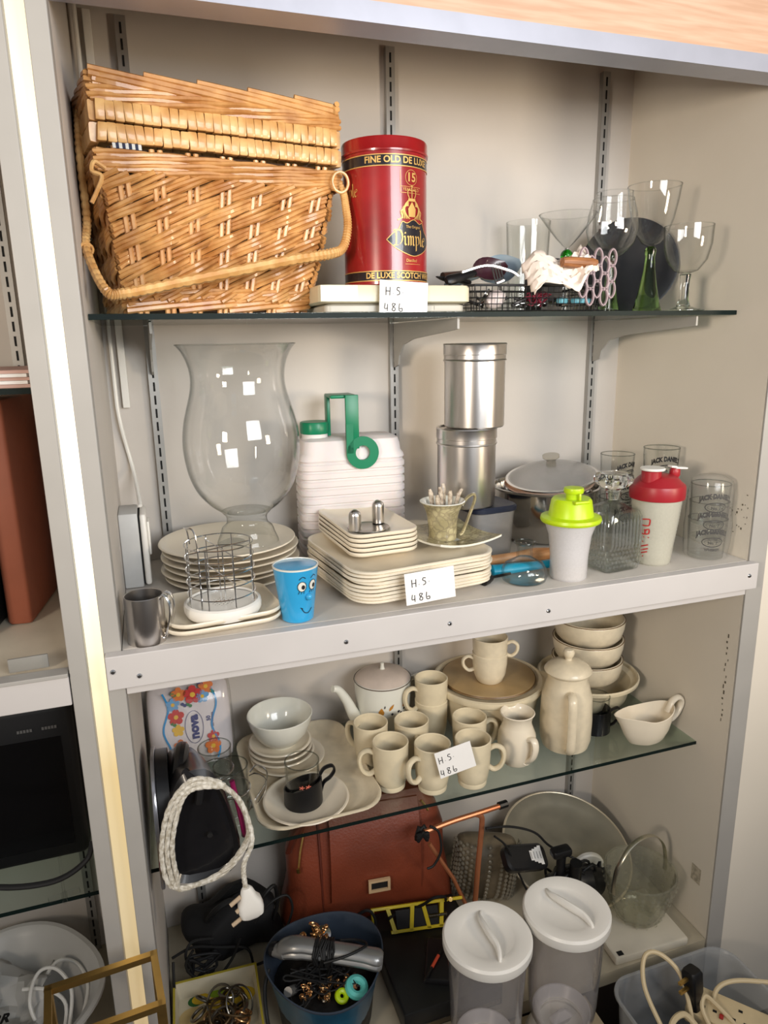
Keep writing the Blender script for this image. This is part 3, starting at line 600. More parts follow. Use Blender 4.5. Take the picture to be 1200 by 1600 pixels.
# ------------------------------------------------------------------ middle shelf
ZM = 1.1323
def plate_round(name, lab, loc, r, h=.012, m=CREAM, group=None, th=.0035, foot_=.6, rotz=0):
    pr = [(.0001, .0005), (r*foot_-.003, .0005), (r*foot_-.002, 0), (r*foot_, 0), (r*foot_+.003, .002), (r*.86, h*.5), (r-.003, h-.001), (r, h+.001), (r-.001, h+.0028), (r-.004, h+.003), (r*.84, h*.5+th), (r*foot_, .004+th*.2), (.0001, .004)]
    o = MB().lathe(pr, 64).obj(name, m, loc=loc, rotz=rotz); return tag(o, lab, 'plate', group)
def plate_rect(name, lab, loc, hw, hd, h, rad=.03, m=CREAM, group=None, rotz=0, c='plate', th=.004, ft=.72):
    P = lambda k, z, e=0: (hw*k+e, hd*k+e, z)
    m_ = MB().rr([P(ft, .0, -.003), P(ft, 0), P(ft+.03, .002), P(.97, h-.004), P(1, h-.001), P(1, h+.002), P(.985, h+.003), P(.955, h+.0005), P(ft+.07, th+.003), P(ft, th)], rad, 7)
    o = m_.obj(name, m, loc=loc, rotz=rotz, ang=50); return tag(o, lab, c, group)
def cup_body(t, prof_out, th=.003, m=CREAM, name='body', n=44):
    inner = [(max(r-th, .0001), max(z, prof_out[0][1]+th*1.3)) for r, z in prof_out[::-1]]
    pr = [(.0001, prof_out[0][1])]+prof_out+[(prof_out[-1][0]-th*.5, prof_out[-1][1]+th*.45)]+inner+[(.0001, prof_out[0][1]+th*1.3)]
    return MB().lathe(pr, n).obj(name, m, t)
def handle(t, pts, r, m=CREAM, ang=0, flat=1.6, name='handle'):
    P = cat(pts, 6); o = MB().tube(P, [r*1.15 if i in (0, len(P)-1) else r for i in range(len(P))], 10, flat=flat).xf(Matrix.Rotation(ang, 4, 'Z')).obj(name, m, t); return o
# box on the left wall
t = thing('wall_box', 'grey and white electrical box on the inner left wall', 'electrical box', (.0005, .25, ZM))
MB().box((0, 0, .001), (.030, .075, .128), .002).obj('metal_case', mat('case_grey', (196, 196, 194), .45), t); MB().box((.030, .003, .006), (.033, .072, .122)).obj('gap', SLOT, t, smooth=False)
m = MB().box((.033, -.002, .004), (.043, .076, .126), .004); m.box((.043, .02, .05), (.047, .055, .108), .003); m.obj('white_cover', WPLAST, t)
# steel mug
t = thing('steel_mug', 'brushed steel mug with looped wire handles in the left corner', 'mug', (.034, .022, ZM))
cup_body(t, [(.0255, 0), (.026, .002), (.026, .066)], .0015, STEEL)
for k, a in enumerate((-.55, -.15)):
    m = MB(); m.tube(cat([(.024, 0, .060), (.030, 0, .068), (.037, 0, .062), (.039, 0, .045), (.034, 0, .022), (.029, 0, .008), (.025, 0, .006)], 6), .0016, 8, flat=2.2); m.xf(Matrix.Rotation(a, 4, 'Z')); m.obj('handle', CHROME, t)
# rectangular plates, rack
plate_rect('rectangular_plate', 'lower of two cream rectangular plates under the wire rack', (.136, .066, ZM), .082, .070, .013, .03, rotz=.08, group=None)
plate_rect('rectangular_plate', 'upper cream rectangular plate directly under the white wire rack base', (.137, .068, ZM+.009), .081, .070, .013, .03, rotz=.12)
t = thing('cutlery_drainer', 'round chrome wire cutlery drainer on a white plastic base', 'cutlery drainer', (.141, .052, ZM+.0145))
m = MB(); m.lathe([(.0001, 0), (.046, 0), (.052, .002), (.055, .008), (.0555, .014), (.0545, .019), (.051, .021), (.0495, .017), (.0001, .016)], 56); m.obj('base', WPLAST, t)
m = MB()
for i in range(-7, 8):
    for j in range(-7, 8):
        x, y = i*.0058+(.0029 if j % 2 else 0), j*.0052
        if x*x+y*y < .043**2: m.lathe([(.0001, .0164), (.0011, .0163), (.0011, .0155)], 6, c=(x, y, 0), cap0=False)
m.obj('drain_holes', mat('hole_grey', (120, 118, 114), .8), t, smooth=False)
RK = .048
for z in (.018, .034, .052, .070, .088, .106):
    MB().tube([(RK*cos(a), RK*sin(a), z+.003*sin(a*2+z*60)*0) for a in [2*pi*i/40 for i in range(40)]], .00095, 6, closed=True).obj('wire_ring', CHROME, t)
for i in range(8):
    a = 2*pi*i/8+.3; top = .106
    MB().tube([(RK*cos(a), RK*sin(a), .017), (RK*cos(a), RK*sin(a), top)], .00095, 6).obj('upright_wire', CHROME, t)
MB().tube(cat([(RK*cos(2.5), RK*sin(2.5), .10), (RK*cos(2.6), RK*sin(2.6), .122), (RK*cos(2.8), RK*sin(2.8), .128), (RK*cos(3.6), RK*sin(3.6), .136), (RK*cos(3.9), RK*sin(3.9), .134), (RK*cos(4.0), RK*sin(4.0), .106), (RK*cos(4.0), RK*sin(4.0), .02)], 5), .0012, 6).obj('raised_rim_wire', CHROME, t)
m = MB()
for z in (.10, .06):
    for a in (.3, 1.9): m.tube([(RK*cos(a), RK*sin(a), z), (-RK*cos(a), -RK*sin(a), z-.004)], .00095, 6)
for a in (.3, 1.9): m.tube([(RK*.1*cos(a), RK*.1*sin(a), .017), (RK*.1*cos(a), RK*.1*sin(a), .10)], .00095, 6)
m.obj('divider_wires', CHROME, t)
# dinner plates
nm = ['bottom', 'second from the bottom', 'third from the bottom', 'third from the top', 'second from the top', 'topmost']
for k in range(6):
    plate_round('dinner_plate', ('%s large cream dinner plate in the stack under the glass vase' % nm[k]), (.176+[.002, -.003, .004, 0, .003, -.002][k], .262+[0, .003, -.002, .002, 0, 0][k], ZM+k*.0112), .116-(.002 if k < 2 else 0), .010, group='dinner plates in a stack')
# vase
t = thing('hurricane_vase', 'big clear glass hurricane vase standing on the dinner plates', 'vase', (.207, .245, ZM+5*.0112+.0043))
k = 1.045
pr = [(.040, .056), (.056, .068), (.074, .089), (.085, .115), (.0905, .145), (.0915, .172), (.088, .200), (.081, .226), (.0745, .250), (.0725, .270), (.0755, .290), (.083, .308), (.092, .3195)]
pr = [(r*k, z*k) for r, z in pr]; P3 = [(v[0], v[1]) for v in cat([(r, z, 0) for r, z in pr], 4)]
MB().lathe(P3+[(r-.0016, z) for r, z in P3[::-1]], 64, cap0=False, cap1=False).obj('bowl', G_VES, t)
MB().lathe([(P3[-1][0]-.0008+.0011*cos(a), P3[-1][1]+.0011*sin(a)) for a in [i*pi/4 for i in range(9)]], 64, cap0=False, cap1=False).obj('rim', G_SM, t)
ft = [(.0495, 0), (.050, .004), (.047, .012), (.0445, .018), (.0425, .024), (.040, .029), (.0345, .034), (.0325, .040), (.0335, .048), (.038, .053), (.040, .056)]
P4 = [(v[0]*k, v[1]*k) for v in cat([(r, z, 0) for r, z in ft], 3)]
MB().lathe([(.0001, P4[0][1])]+P4+[(.03*k, .0575*k), (.0001, .0575*k)], 64).obj('foot', thin('thick_glass', (.93, .94, .93), (.3, .33, .32)), t)
# blue cup
t = thing('blue_cup', 'blue cup with a drawn smiling face on the grey shelf', 'cup', (.245, .026, ZM)); Rf = lambda z: .0235+.0095*z/.082
MB().lathe([(.0001, 0), (.0215, 0), (.0235, .002), (Rf(.080), .080), (.0332, .082), (.0318, .0825)], 44).obj('body', mat('sky_blue_glaze', (52, 160, 214), .25, var=.04, coat=.5), t)
MB().lathe([(.0335, .0815), (.0335, .0835), (.0318, .0838), (.0305, .080), (.022, .006), (.0001, .005)], 44, cap0=False).obj('white_inside', WHITE, t)
af = math.atan2(CAM.y-.026, CAM.x-.245); 
def cone_map(eps): return lambda x, y, z: ((Rf(y)+eps)*cos(af+x/.03), (Rf(y)+eps)*sin(af+x/.03), y)
k_ = MB(); e_ = MB()
for cx in (.008, .0255):
    poly(e_, [(cx+.0062*cos(a), .058+.0075*sin(a)) for a in [i*pi/8 for i in range(16)]], cone_map(.0005))
    stroke(k_, [(cx+.0062*cos(a), .058+.0075*sin(a)) for a in [i*pi/8 for i in range(17)]], .0009, cone_map(.0008))
    poly(k_, [(cx+.0018+.0026*cos(a), .057+.0035*sin(a)) for a in [i*pi/6 for i in range(12)]], cone_map(.0009))
    stroke(k_, [(cx-.004, .069), (cx+.001, .073), (cx+.005, .070)], .001, cone_map(.0008))
    for q in range(3): stroke(k_, [(cx-.004+q*.0035, .051), (cx-.0055+q*.004, .047)], .0008, cone_map(.0008))
stroke(k_, [(.007, .024), (.012, .017), (.020, .016), (.026, .022)], .0012, cone_map(.0008)); stroke(k_, [(.005, .0255), (.009, .0235)], .001, cone_map(.0008))
e_.obj('eyes', WHITE, t, smooth=False); k_.obj('drawn_lines', INK, t, smooth=False)
nz = cone_map(.002)(.0185, .041, 0); MB().lathe([(max(.0052*sin(a), .0001), -.0052*cos(a)) for a in [i*pi/8 for i in range(9)]], 16).obj('nose_bump', MATS['sky_blue_glaze'], t, loc=nz)
# water jug
t = thing('water_container', 'ribbed white plastic water container with green handle against the back wall', 'water container', (.417, .335, ZM), rotz=-.05)
lv = [(.088, .036, 0), (.098, .044, .004)]; z = .012
while z < .168: lv += [(.1005, .0455, z), (.1005, .0455, z+.009), (.0975, .043, z+.0115), (.0975, .043, z+.0135)]; z += .0155
lv += [(.100, .045, .184), (.099, .044, .190), (.094, .042, .196), (.093, .041, .208), (.090, .038, .219), (.080, .030, .224)]
MB().rr(lv, .022, 5).obj('tank', MILKY, t); MB().lathe([(.024, .22), (.024, .232)], 32, c=(-.064, 0, 0)).obj('neck', MILKY, t)
m = MB(); m.lathe([(.0265, .231), (.0270, .233), (.0270, .250), (.0255, .2525), (.0001, .2525)], 40, c=(-.064, 0, 0), rf=lambda a, z: 1+.012*math.copysign(1, sin(a*20))); m.obj('screw_cap', GREENP, t)
m = MB(); m.box((-.042, -.012, .226), (-.036, .012, .300), .001); m.box((-.042, -.046, .296), (.006, .012, .302), .002); m.box((-.016, -.052, .205), (.008, -.046, .302), .001)
lo = [[(.014+r*cos(a), y, .197+r*sin(a)) for a in [2*pi*j/40 for j in range(40)]] for r, y in ((.030, -.046), (.030, -.053), (.0135, -.053), (.0135, -.046), (.030, -.046))]
m.loft(lo, True, False, False); m.box((-.016, -.053, .197), (-.003, -.046, .25)); m.obj('green_handle', GREENP, t)
# square plates
for k in range(9):
    plate_rect('square_plate', ['bottom cream square plate of the tall stack', 'second cream square plate up from the beam', 'third cream square plate up from the beam', 'fourth cream square plate up from the beam', 'middle cream square plate of the nine stacked', 'fourth cream square plate from the top of the big stack', 'third cream square plate from the top of the big stack', 'second cream square plate from the top of the big stack', 'topmost large cream square plate carrying the small dishes'][k],
               (.443+random.uniform(-.002, .002), .146+random.uniform(-.002, .002), ZM+k*.0058), .127, .127, .0125, .042, rotz=.13+random.uniform(-.02, .02), group='cream square plates in the big stack')
zb = ZM+8*.0058+.004
for k in range(5):
    plate_rect('small_dish', ['bottom small cream dish resting on the big square plates', 'second small cream dish from the bottom', 'middle small cream dish of the five', 'second small cream dish from the top', 'topmost small cream dish holding the steel cruet'][k],
               (.404, .196, zb+k*.0078), .060, .103, .0125, .024, rotz=.07+random.uniform(-.015, .015), group='small cream dishes on the square plates')
# cruet
zc = zb+4*.0078+.0045
t = thing('cruet_tray', 'round steel tray of the cruet set in the top dish', 'tray', (.400, .165, zc)); MB().lathe([(.0001, 0), (.033, 0), (.036, .002), (.0355, .003), (.032, .0018), (.0001, .0016)], 40).obj('tray', DSTEEL, t)
for i, (x, y, h, lab) in enumerate(((.372, .150, .036, 'domed steel shaker at the left front of the round tray'), (.424, .186, .040, 'domed steel shaker at the back of the round tray'))):
    m = MB(); R0 = .0105; m.lathe([(.0001, 0), (R0, 0), (R0, h-.011)]+[(max(R0*cos(a), .0001), h-.011+.011*sin(a)) for a in [j*pi/12 for j in range(1, 7)]], 28); o = m.obj('shaker', STEEL, loc=(x, y, zc+.0035)); tag(o, lab, 'shaker')
# marble saucer and cup
MARB = mat('marbled_glaze', (196, 188, 156), .25, col2=(146, 136, 98), scale=38, coat=.5, lo=.45, hi=.6)
def marble_web(m):
    n = m.node_tree.nodes; L = m.node_tree.links; vo = n.new('ShaderNodeTexVoronoi'); vo.feature = 'DISTANCE_TO_EDGE'; vo.inputs['Scale'].default_value = 85; tc = n.new('ShaderNodeTexCoord'); no = n.new('ShaderNodeTexNoise'); no.inputs['Scale'].default_value = 40
    ad = n.new('ShaderNodeMixRGB'); ad.inputs[0].default_value = .03; L.new(tc.outputs['Object'], ad.inputs[1]); L.new(no.outputs['Color'], ad.inputs[2]); L.new(tc.outputs['Object'], no.inputs['Vector']); L.new(ad.outputs[0], vo.inputs['Vector'])
    cr = n.new('ShaderNodeValToRGB'); cr.color_ramp.elements[0].position = .0; cr.color_ramp.elements[0].color = (*lin((128, 108, 66)), 1); cr.color_ramp.elements[1].position = .16; cr.color_ramp.elements[1].color = (*lin((206, 200, 172)), 1)
    L.new(vo.outputs['Distance'], cr.inputs[0]); mx = n.new('ShaderNodeMixRGB'); mx.blend_type = 'MULTIPLY'; mx.inputs[0].default_value = .8; b = n['Principled BSDF']; src = b.inputs['Base Color'].links[0].from_socket
    L.new(src, mx.inputs[1]); L.new(cr.outputs[0], mx.inputs[2]); ga = n.new('ShaderNodeMixRGB'); ga.blend_type = 'ADD'; ga.inputs[0].default_value = .25; ga.inputs[2].default_value = (.5, .47, .35, 1); L.new(mx.outputs[0], ga.inputs[1]); L.new(ga.outputs[0], b.inputs['Base Color'])
marble_web(MARB)
t = thing('marbled_saucer', 'square marbled green brown saucer with upturned corners on the plates', 'saucer', (.530, .128, ZM+.062), rot=(.05, .03, .24))
def sq_saucer(mb, s, z0, th):
    n = 14; vs = []; 
    for lay in (0, 1):
        for i in range(n+1):
            for j in range(n+1):
                x = -s+2*s*i/n; y = -s+2*s*j/n; r = math.hypot(x, y)/s; z = z0+.016*max(0, r-.55)**1.5-(.006 if r < .42 else 0)+(th if lay else 0)
                vs.append((x, y, z))
    q = (n+1)**2; fs = []
    for i in range(n):
        for j in range(n): a = i*(n+1)+j; fs += [(a, a+1, a+n+2, a+n+1), (q+a, q+a+n+1, q+a+n+2, q+a+1)]
    ed = [i*(n+1) for i in range(n+1)]+[n*(n+1)+j for j in range(1, n+1)]+[i*(n+1)+n for i in range(n-1, -1, -1)]+[j for j in range(n-1, 0, -1)]
    for a, b in zip(ed, ed[1:]+ed[:1]): fs.append((a, b, q+b, q+a))
    return mb.add(vs, fs)
sq_saucer(MB(), .064, .006, .0004).obj('marbled_top', MARB, t); sq_saucer(MB(), .0638, .0025, .0035).obj('white_underside', WHITE, t)
MB().lathe([(.0001, -.006), (.028, -.006), (.03, .0), (.0001, .002)], 32).obj('foot_ring', WHITE, t)
t = thing('marbled_cup', 'marbled green brown cup holding small cheese knives', 'cup', (.521, .130, ZM+.0645), rotz=.0)
cp = [(.0235, 0), (.0240, .003), (.0245, .022), (.0275, .044), (.0330, .058), (.0385, .066)]; CP = [(v[0], v[1]) for v in cat([(r, z, 0) for r, z in cp], 3)]
MB().lathe([(.0001, 0)]+CP, 44, cap1=False).obj('body', MARB, t); MB().lathe([(.0386, .0657), (.0388, .0672), (.0372, .0675)]+[(r-.002, z+.001) for r, z in CP[::-1]][1:]+[(.0001, .004)], 44, cap0=False).obj('white_inside', WHITE, t)
handle(t, [(.0335, 0, .058), (.042, 0, .070), (.053, 0, .076), (.055, 0, .066), (.046, 0, .040), (.036, 0, .012), (.030, 0, .006)], .0026, MARB, -.25, 1.9)
SH = mat('shell_handle', (205, 192, 172), .35, col2=(120, 100, 84), scale=120)
for i, (dx, dy, lx, ly, h) in enumerate(((-.018, .0, -.006, 0, .088), (-.012, -.010, -.004, -.004, .080), (-.004, -.006, -.004, .0, .092), (.004, .004, .0, .004, .094), (.010, -.008, -.001, -.004, .086), (.024, .0, .012, 0, .084))):
    m = MB(); m.tube([(dx*.3, dy*.3, .008), (dx, dy, .055), (dx+lx*.5, dy+ly*.5, h-.008), (dx+lx, dy+ly, h)], [.0018, .0035, .0044, .0026], 8, flat=.6)
    o = m.obj('cheese_knife', SH, loc=(.521, .130, ZM+.0645)); tag(o, ['leftmost small knife handle standing in the marbled cup', 'second knife handle from the left in the marbled cup', 'short front knife handle in the marbled cup', 'tallest knife handle in the marbled cup', 'knife handle right of the tallest in the marbled cup', 'knife handle leaning to the right in the marbled cup'][i], 'knife', 'knives in the marbled cup')
price_tag((.442, -.008, ZM+.036), (radians(-4), radians(-3), radians(0)), 'handwritten white tag taped on the stack of square plates', .080, .049)
# container with navy lid, canisters
t = thing('storage_container', 'scuffed clear plastic container with navy lid under the canisters', 'container', (.646, .222, ZM), rotz=.1)
MB().rr([(.038, .038, 0), (.042, .042, .003), (.046, .046, .086), (.0445, .0445, .086), (.040, .040, .004), (.001, .001, .004)], .022, 7).obj('body', G_SMOK, t); MB().rr([(.047, .047, .0865), (.0495, .0495, .088), (.0495, .0495, .095), (.047, .047, .098), (.042, .042, .0955), (.001, .001, .0953)], .024, 7).obj('lid', mat('navy_lid', (34, 40, 58), .45), t)
def canister(lab, loc, r, h, dent=0):
    t = thing('steel_canister', lab, 'canister', loc, group='stacked steel canisters')
    MB().lathe([(.0001, .001), (r-.005, .001), (r-.002, 0), (r-.0005, .002), (r-.0005, h-.030), (r-.0005, h-.01)], 64).obj('body', STEEL, t)
    MB().lathe([(r-.001, h-.0305), (r+.0012, h-.0305), (r+.0018, h-.029), (r+.0012, h-.0275), (r+.0004, h-.027), (r+.0004, h-.020), (r+.0014, h-.019), (r+.0014, h-.004), (r+.002, h-.002), (r+.001, h), (r-.003, h), (r-.004, h-.003), (.0001, h-.003)], 64).obj('lid', STEEL, t)
canister('lower brushed steel canister on the navy container lid', (.6075, .222, ZM+.0988), .0535, .143); canister('upper brushed steel canister balanced on the lower one', (.622, .222, ZM+.2422), .0545, .146)
# pot with lids
t = thing('steel_pot', 'wide steel pot holding lids behind the green shaker', 'pot', (.812, .282, ZM)); r = .106
MB().lathe([(.0001, 0), (.070, 0), (.085, .006), (.097, .028), (.103, .06), (.104, .102), (.109, .106), (.1095, .1075), (.104, .1075), (.1015, .1), (.100, .06), (.094, .03), (.083, .009), (.0001, .003)], 64).obj('body', mat('polished_steel', (190, 186, 180), .12, metal=1, var=.08), t)
m = MB().lathe([(.0001, -.004), (.080, -.003), (.087, .002), (.088, .004), (.080, .001), (.0001, .004)], 56); m.xf(Matrix.Translation((-.006, -.02, .112)) @ Matrix.Rotation(-.10, 4, 'Y') @ Matrix.Rotation(.10, 4, 'X')); o = m.obj('steel_lid', mat('steel_copper_reflections', (214, 168, 136), .14, metal=1, var=.15), loc=(.815, .285, ZM)); tag(o, 'shiny steel lid lying in the pot below the glass lid', 'lid')  # copper tint paints warm reflections into the steel colour
t = thing('glass_lid', 'domed glass pot lid with knob tilted on the steel pot', 'lid', (.815, .265, ZM+.126), rot=(.10, -.15, 0))
MB().lathe([(.0001, .024), (.04, .021), (.070, .012), (.088, .001), (.0865, .0), (.069, .0095), (.04, .0185), (.0001, .0215)], 56).obj('glass_dome', G_SMOK, t); MB().lathe([(.0875, -.001), (.0905, -.001), (.0910, .002), (.0875, .0025)], 56).obj('steel_rim', CHROME, t)
MB().lathe([(.0001, .022), (.010, .0225), (.009, .034), (.012, .037), (.0165, .040), (.0165, .045), (.0001, .046)], 24).obj('knob', thin('knob_glass', (.85, .83, .78), (.4, .38, .33)), t)
# handles in front of the pot
t = thing('wooden_spoon_handle', 'pale wooden handle lying behind the little flask', 'utensil', (.60, .125, ZM+.016)); MB().tube([(0, 0, 0), (.06, 0, .001), (.095, -.006, .003), (.135, -.01, .003)], [.0085, .009, .0125, .010], 12).obj('handle', mat('pale_wood', (206, 156, 112), .45, col2=(186, 132, 88), scale=20, stretch=(2, 12, 12)), t)
o = MB().tube([(0, 0, 0), (.003, 0, 0), (.04, -.002, 0), (.08, -.006, .001), (.12, -.006, .001)], [.006, .0095, .0090, .0075, .007], 12, flat=1.2).obj('blue_spatula', mat('cyan_plastic', (24, 158, 198), .35), loc=(.592, .088, ZM+.011)); tag(o, 'bright blue plastic utensil handle behind the little flask', 'utensil')
t = thing('black_gadget', 'small black knob lying left of the little flask', 'knob', (.560, .050, ZM+.008)); m = MB(); m.tube([(0, 0, 0), (.008, .004, .001), (.018, .008, .002)], [.008, .0085, .006], 14); m.obj('knob', BLACK, t); MB().tube([(.018, .008, .002), (.06, .02, .0)], .0025, 6).obj('rod', BLACK, t)
# flask
t = thing('small_flask', 'squat clear glass flask with flared neck near the beam', 'flask', (.634, .048, ZM))
cup_body(t, [(.030, 0), (.036, .004), (.0385, .012), (.0375, .022), (.031, .032), (.020, .038), (.0135, .042), (.0125, .058), (.014, .064), (.0185, .067)], .0024, MATS['thick_glass'])
MB().lathe([(.017+.0014*cos(a), .068+.0014*sin(a)) for a in [i*pi/4 for i in range(9)]], 40, cap0=False, cap1=False).obj('lip', thin('lip_glass', (.75, .77, .75), (.4, .42, .4)), t)
# green shaker
t = thing('shaker_bottle', 'frosted shaker bottle with bright lime green lid', 'shaker bottle', (.714, .040, ZM))
cup_body(t, [(.029, 0), (.031, .003), (.0315, .04), (.0355, .075), (.0435, .100)], .0016, G_FROST)
MB().lathe([(.028, .004), (.029, .026), (.0001, .026)], 36).obj('powder_inside', mat('cream_powder', (220, 205, 160), .8), t)
MB().lathe([(.043, .0985), (.0485, .0985), (.050, .102), (.0490, .1065), (.044, .108), (.0375, .109), (.0365, .112), (.0330, .134), (.030, .138), (.0001, .139)], 56).obj('lid', LIME, t)
MB().lathe([(.0125, .138), (.0125, .147), (.0155, .148), (.0165, .152), (.0155, .1565), (.0001, .158)], 32, c=(-.002, -.008, 0)).obj('spout_cap', LIME, t); m = MB(); m.box((-.016, -.036, .1335), (.012, -.026, .139), .002); m.box((-.004, -.028, .137), (.000, -.016, .150), .001); m.obj('spout_hinge', LIME, t)
# decanter
t = thing('decanter', 'square cut glass decanter with faceted stopper', 'decanter', (.812, .064, ZM), rotz=.1)
DG = thin('decanter_glass', (.95, .96, .95), (.45, .48, .46)); lv = [(.034, .034, 0), (.038, .038, .003), (.0395, .0395, .03), (.0395, .0395, .095), (.036, .036, .104), (.020, .020, .113), (.0135, .0135, .118), (.0135, .0135, .135), (.017, .017, .137)]
MB().rr(lv+[(a-.003 if a > .005 else a, b-.003 if b > .005 else b, max(z, .004)) for a, b, z in lv[::-1]]+[(.001, .001, .004)], .012, 5).obj('body', DG, t)
m = MB()
for f_ in range(4):
    for i in range(9):
        x = -.030+.0075*i; mm = Matrix.Rotation(f_*pi/2, 4, 'Z'); s0 = len(m.v); m.tube([(x, -.0398, .045), (x, -.0402, .05), (x, -.0402, .088), (x, -.0396, .094)], [.0006, .0024, .0020, .0005], 6); m.xf(mm, s0)
    for i in range(9):
        for j in range(5):
            x = -.032+.0078*i+(.0039 if j % 2 else 0); z = .012+j*.0078; mm = Matrix.Rotation(f_*pi/2, 4, 'Z'); s0 = len(m.v)
            m.add([(x-.0038, -.0396, z), (x, -.0396, z-.0038), (x+.0038, -.0396, z), (x, -.0396, z+.0038), (x, -.0425, z)], [(0, 1, 4), (1, 2, 4), (2, 3, 4), (3, 0, 4)]); m.xf(mm, s0)
m.obj('cut_pattern', thin('cut_pattern_glass', (.88, .89, .88), (.3, .32, .31), diff=.06), t, smooth=False)
s_ = MB().lathe([(.0001, .122), (.010, .122), (.0125, .137), (.013, .140), (.0001, .1405)], 20).obj('stopper', SOLIDG, t)
m = MB(); m.lathe([(.013, .140), (.024, .146), (.030, .152), (.031, .160), (.026, .168), (.0001, .170)], 16, rf=lambda a, z: 1+.08*cos(8*a)); m.obj('stopper_head', SOLIDG, s_, smooth=False)
# red shaker
t = thing('shaker_bottle', 'clouded shaker bottle with dark red lid and red marker writing', 'shaker bottle', (.900, .058, ZM))
RS = lambda z: .031+.0125*min(1, z/.11)
cup_body(t, [(.029, 0), (.031, .003), (.0345, .04), (.0395, .08), (.0425, .112), (.0430, .128)], .0018, thin('clouded_plastic', (.94, .94, .9), (.8, .79, .75), diff=.42, dcol=(.82, .80, .70), rough=.25))
MB().lathe([(.0440, .118), (.0465, .119), (.0470, .124), (.0470, .138), (.0455, .143), (.040, .147), (.032, .156), (.025, .159), (.0001, .161)], 56).obj('lid', REDP, t)
MB().lathe([(.017, .150), (.0165, .168), (.014, .170), (.0001, .170)], 28, c=(-.020, -.006, 0)).obj('spout', REDP, t)
MB().lathe([(.0001, .1705), (.0205, .170), (.021, .172), (.020, .174), (.0001, .1745)], 32, c=(-.018, -.006, 0)).obj('white_flip_cap', WPLAST, t)
m = MB(); m.box((0, -.012, .1725), (.012, 0, .176), .001); m.box((.008, -.014, .171), (.034, .004, .1745), .0015); m.xf(Matrix.Rotation(.10, 4, 'Y')); m.obj('white_strap', WPLAST, t); MB().box((.022, -.012, .150), (.040, .004, .173), .007).obj('lug', REDP, t)
as_ = math.atan2(CAM.y-.058, CAM.x-.900)
fm = lambda x, y, z: ((RS(y)+.0035)*cos(as_+x/.037), (RS(y)+.0035)*sin(as_+x/.037), y)
m = MB()
for st in ([(-.020, .086), (-.008, .088), (-.007, .082), (-.009, .076), (-.020, .076)], [(-.020, .070), (-.020, .062), (-.014, .060), (-.014, .069)], [(-.014, .066), (-.008, .070), (-.008, .062), (-.013, .060)], [(-.009, .054), (-.0075, .055)], [(-.016, .054), (-.0145, .055)], [(-.018, .046), (-.016, .046)], [(-.021, .036), (-.008, .041)], [(-.021, .029), (-.008, .034)], [(-.020, .024), (-.009, .028)], [(-.018, .018), (-.016, .019)]): stroke(m, st, .0022, fm)
m.obj('marker_writing', mat('red_marker', (190, 40, 40), .6), t, smooth=False)
# printed tumblers
def jd(lab, loc, rotz, r=.034, h=.072, grp='printed tumblers in stacks'):
    t = thing('printed_tumbler', lab, 'glass', loc, rotz=rotz, group=grp)
    MB().lathe([(.0001, 0), (r*.88, 0), (r*.9, .002), (r, h), (r-.0013, h), (r*.87, .007), (.0001, .007)], 36).obj('body', G_SM, t)
    MB().lathe([(r-.0007+.001*cos(a), h+.001*sin(a)) for a in [i*pi/4 for i in range(9)]], 36, cap0=False, cap1=False).obj('rim', thin('rim_glass', (.7, .72, .7), (.35, .37, .36)), t)
    g = MB(); cm = lambda x, y, z: ((r*(.9+.1*y/h)+.0006)*cos(x/r), (r*(.9+.1*y/h)+.0006)*sin(x/r), y)
    letters(g, "JACK DANIEL'S", .0125, lambda x, y, z: cm(x, y-9*x*x, z), .0008, 0, .054, .004, sx=.72); letters(g, 'OLD TIME', .0042, cm, .0001, 0, .0385); letters(g, 'No. 7', .0075, cm, .0003, 0, .0325)
    stroke(g, [(.019*cos(a), .034+.0085*sin(a)) for a in [i*pi/10 for i in range(21)]], .0018, cm); stroke(g, [(.0145*cos(a), .034+.0055*sin(a)) for a in [i*pi/10 for i in range(21)]], .0005, cm)
    letters(g, 'WHISKEY', .0065, cm, .0003, 0, .0195); g.obj('black_print', INK, t, smooth=False); return t
def azc(x, y, d=0): return math.atan2(CAM.y-y, CAM.x-x)+d
for s, (x, y, n_, d, pitch, z0) in enumerate(((.966, .262, 3, .9, .045, .0), (1.004, .178, 3, .35, .056, .0), (1.012, .052, 3, .35, .032, .0))):
    for k in range(n_):
        z_ = ZM+z0+k*pitch
        jd(['%s printed tumbler in the stack behind the decanter', '%s printed tumbler in the stack behind the red shaker', '%s printed tumbler in the bagged stack at the right wall'][s] % ['lowest', 'middle', 'topmost'][k], (x, y, z_), azc(x, y, d))
def film(name, lab, prof, loc, seed, amp=.12):
    random.seed(seed); ph = [random.uniform(0, 6) for _ in range(6)]
    m = MB(); m.lathe(prof, 40, cap0=False, cap1=False, rf=lambda a, z: 1+amp*(.5*sin(3*a+ph[0]+z*60)+.3*sin(7*a+ph[1]-z*90)+.2*sin(13*a+ph[2]+z*150)))
    o = m.obj(name, G_FILM, loc=loc, ang=25); return tag(o, lab, 'bag')
G_FILM = thin('cling_film', (.975, .975, .97), (.8, .8, .78), diff=.08, dcol=(.8, .78, .74), rough=.12)
film('plastic_film', 'crinkled clear plastic film around the right stack of tumblers', [(.037, .002), (.040, .03), (.0405, .06), (.038, .09), (.038, .12), (.034, .142), (.022, .150), (.008, .153)], (1.012, .052, ZM), 4, .05)
# ------------------------------------------------------------------ lower glass shelf
ZG = Z3+.0003
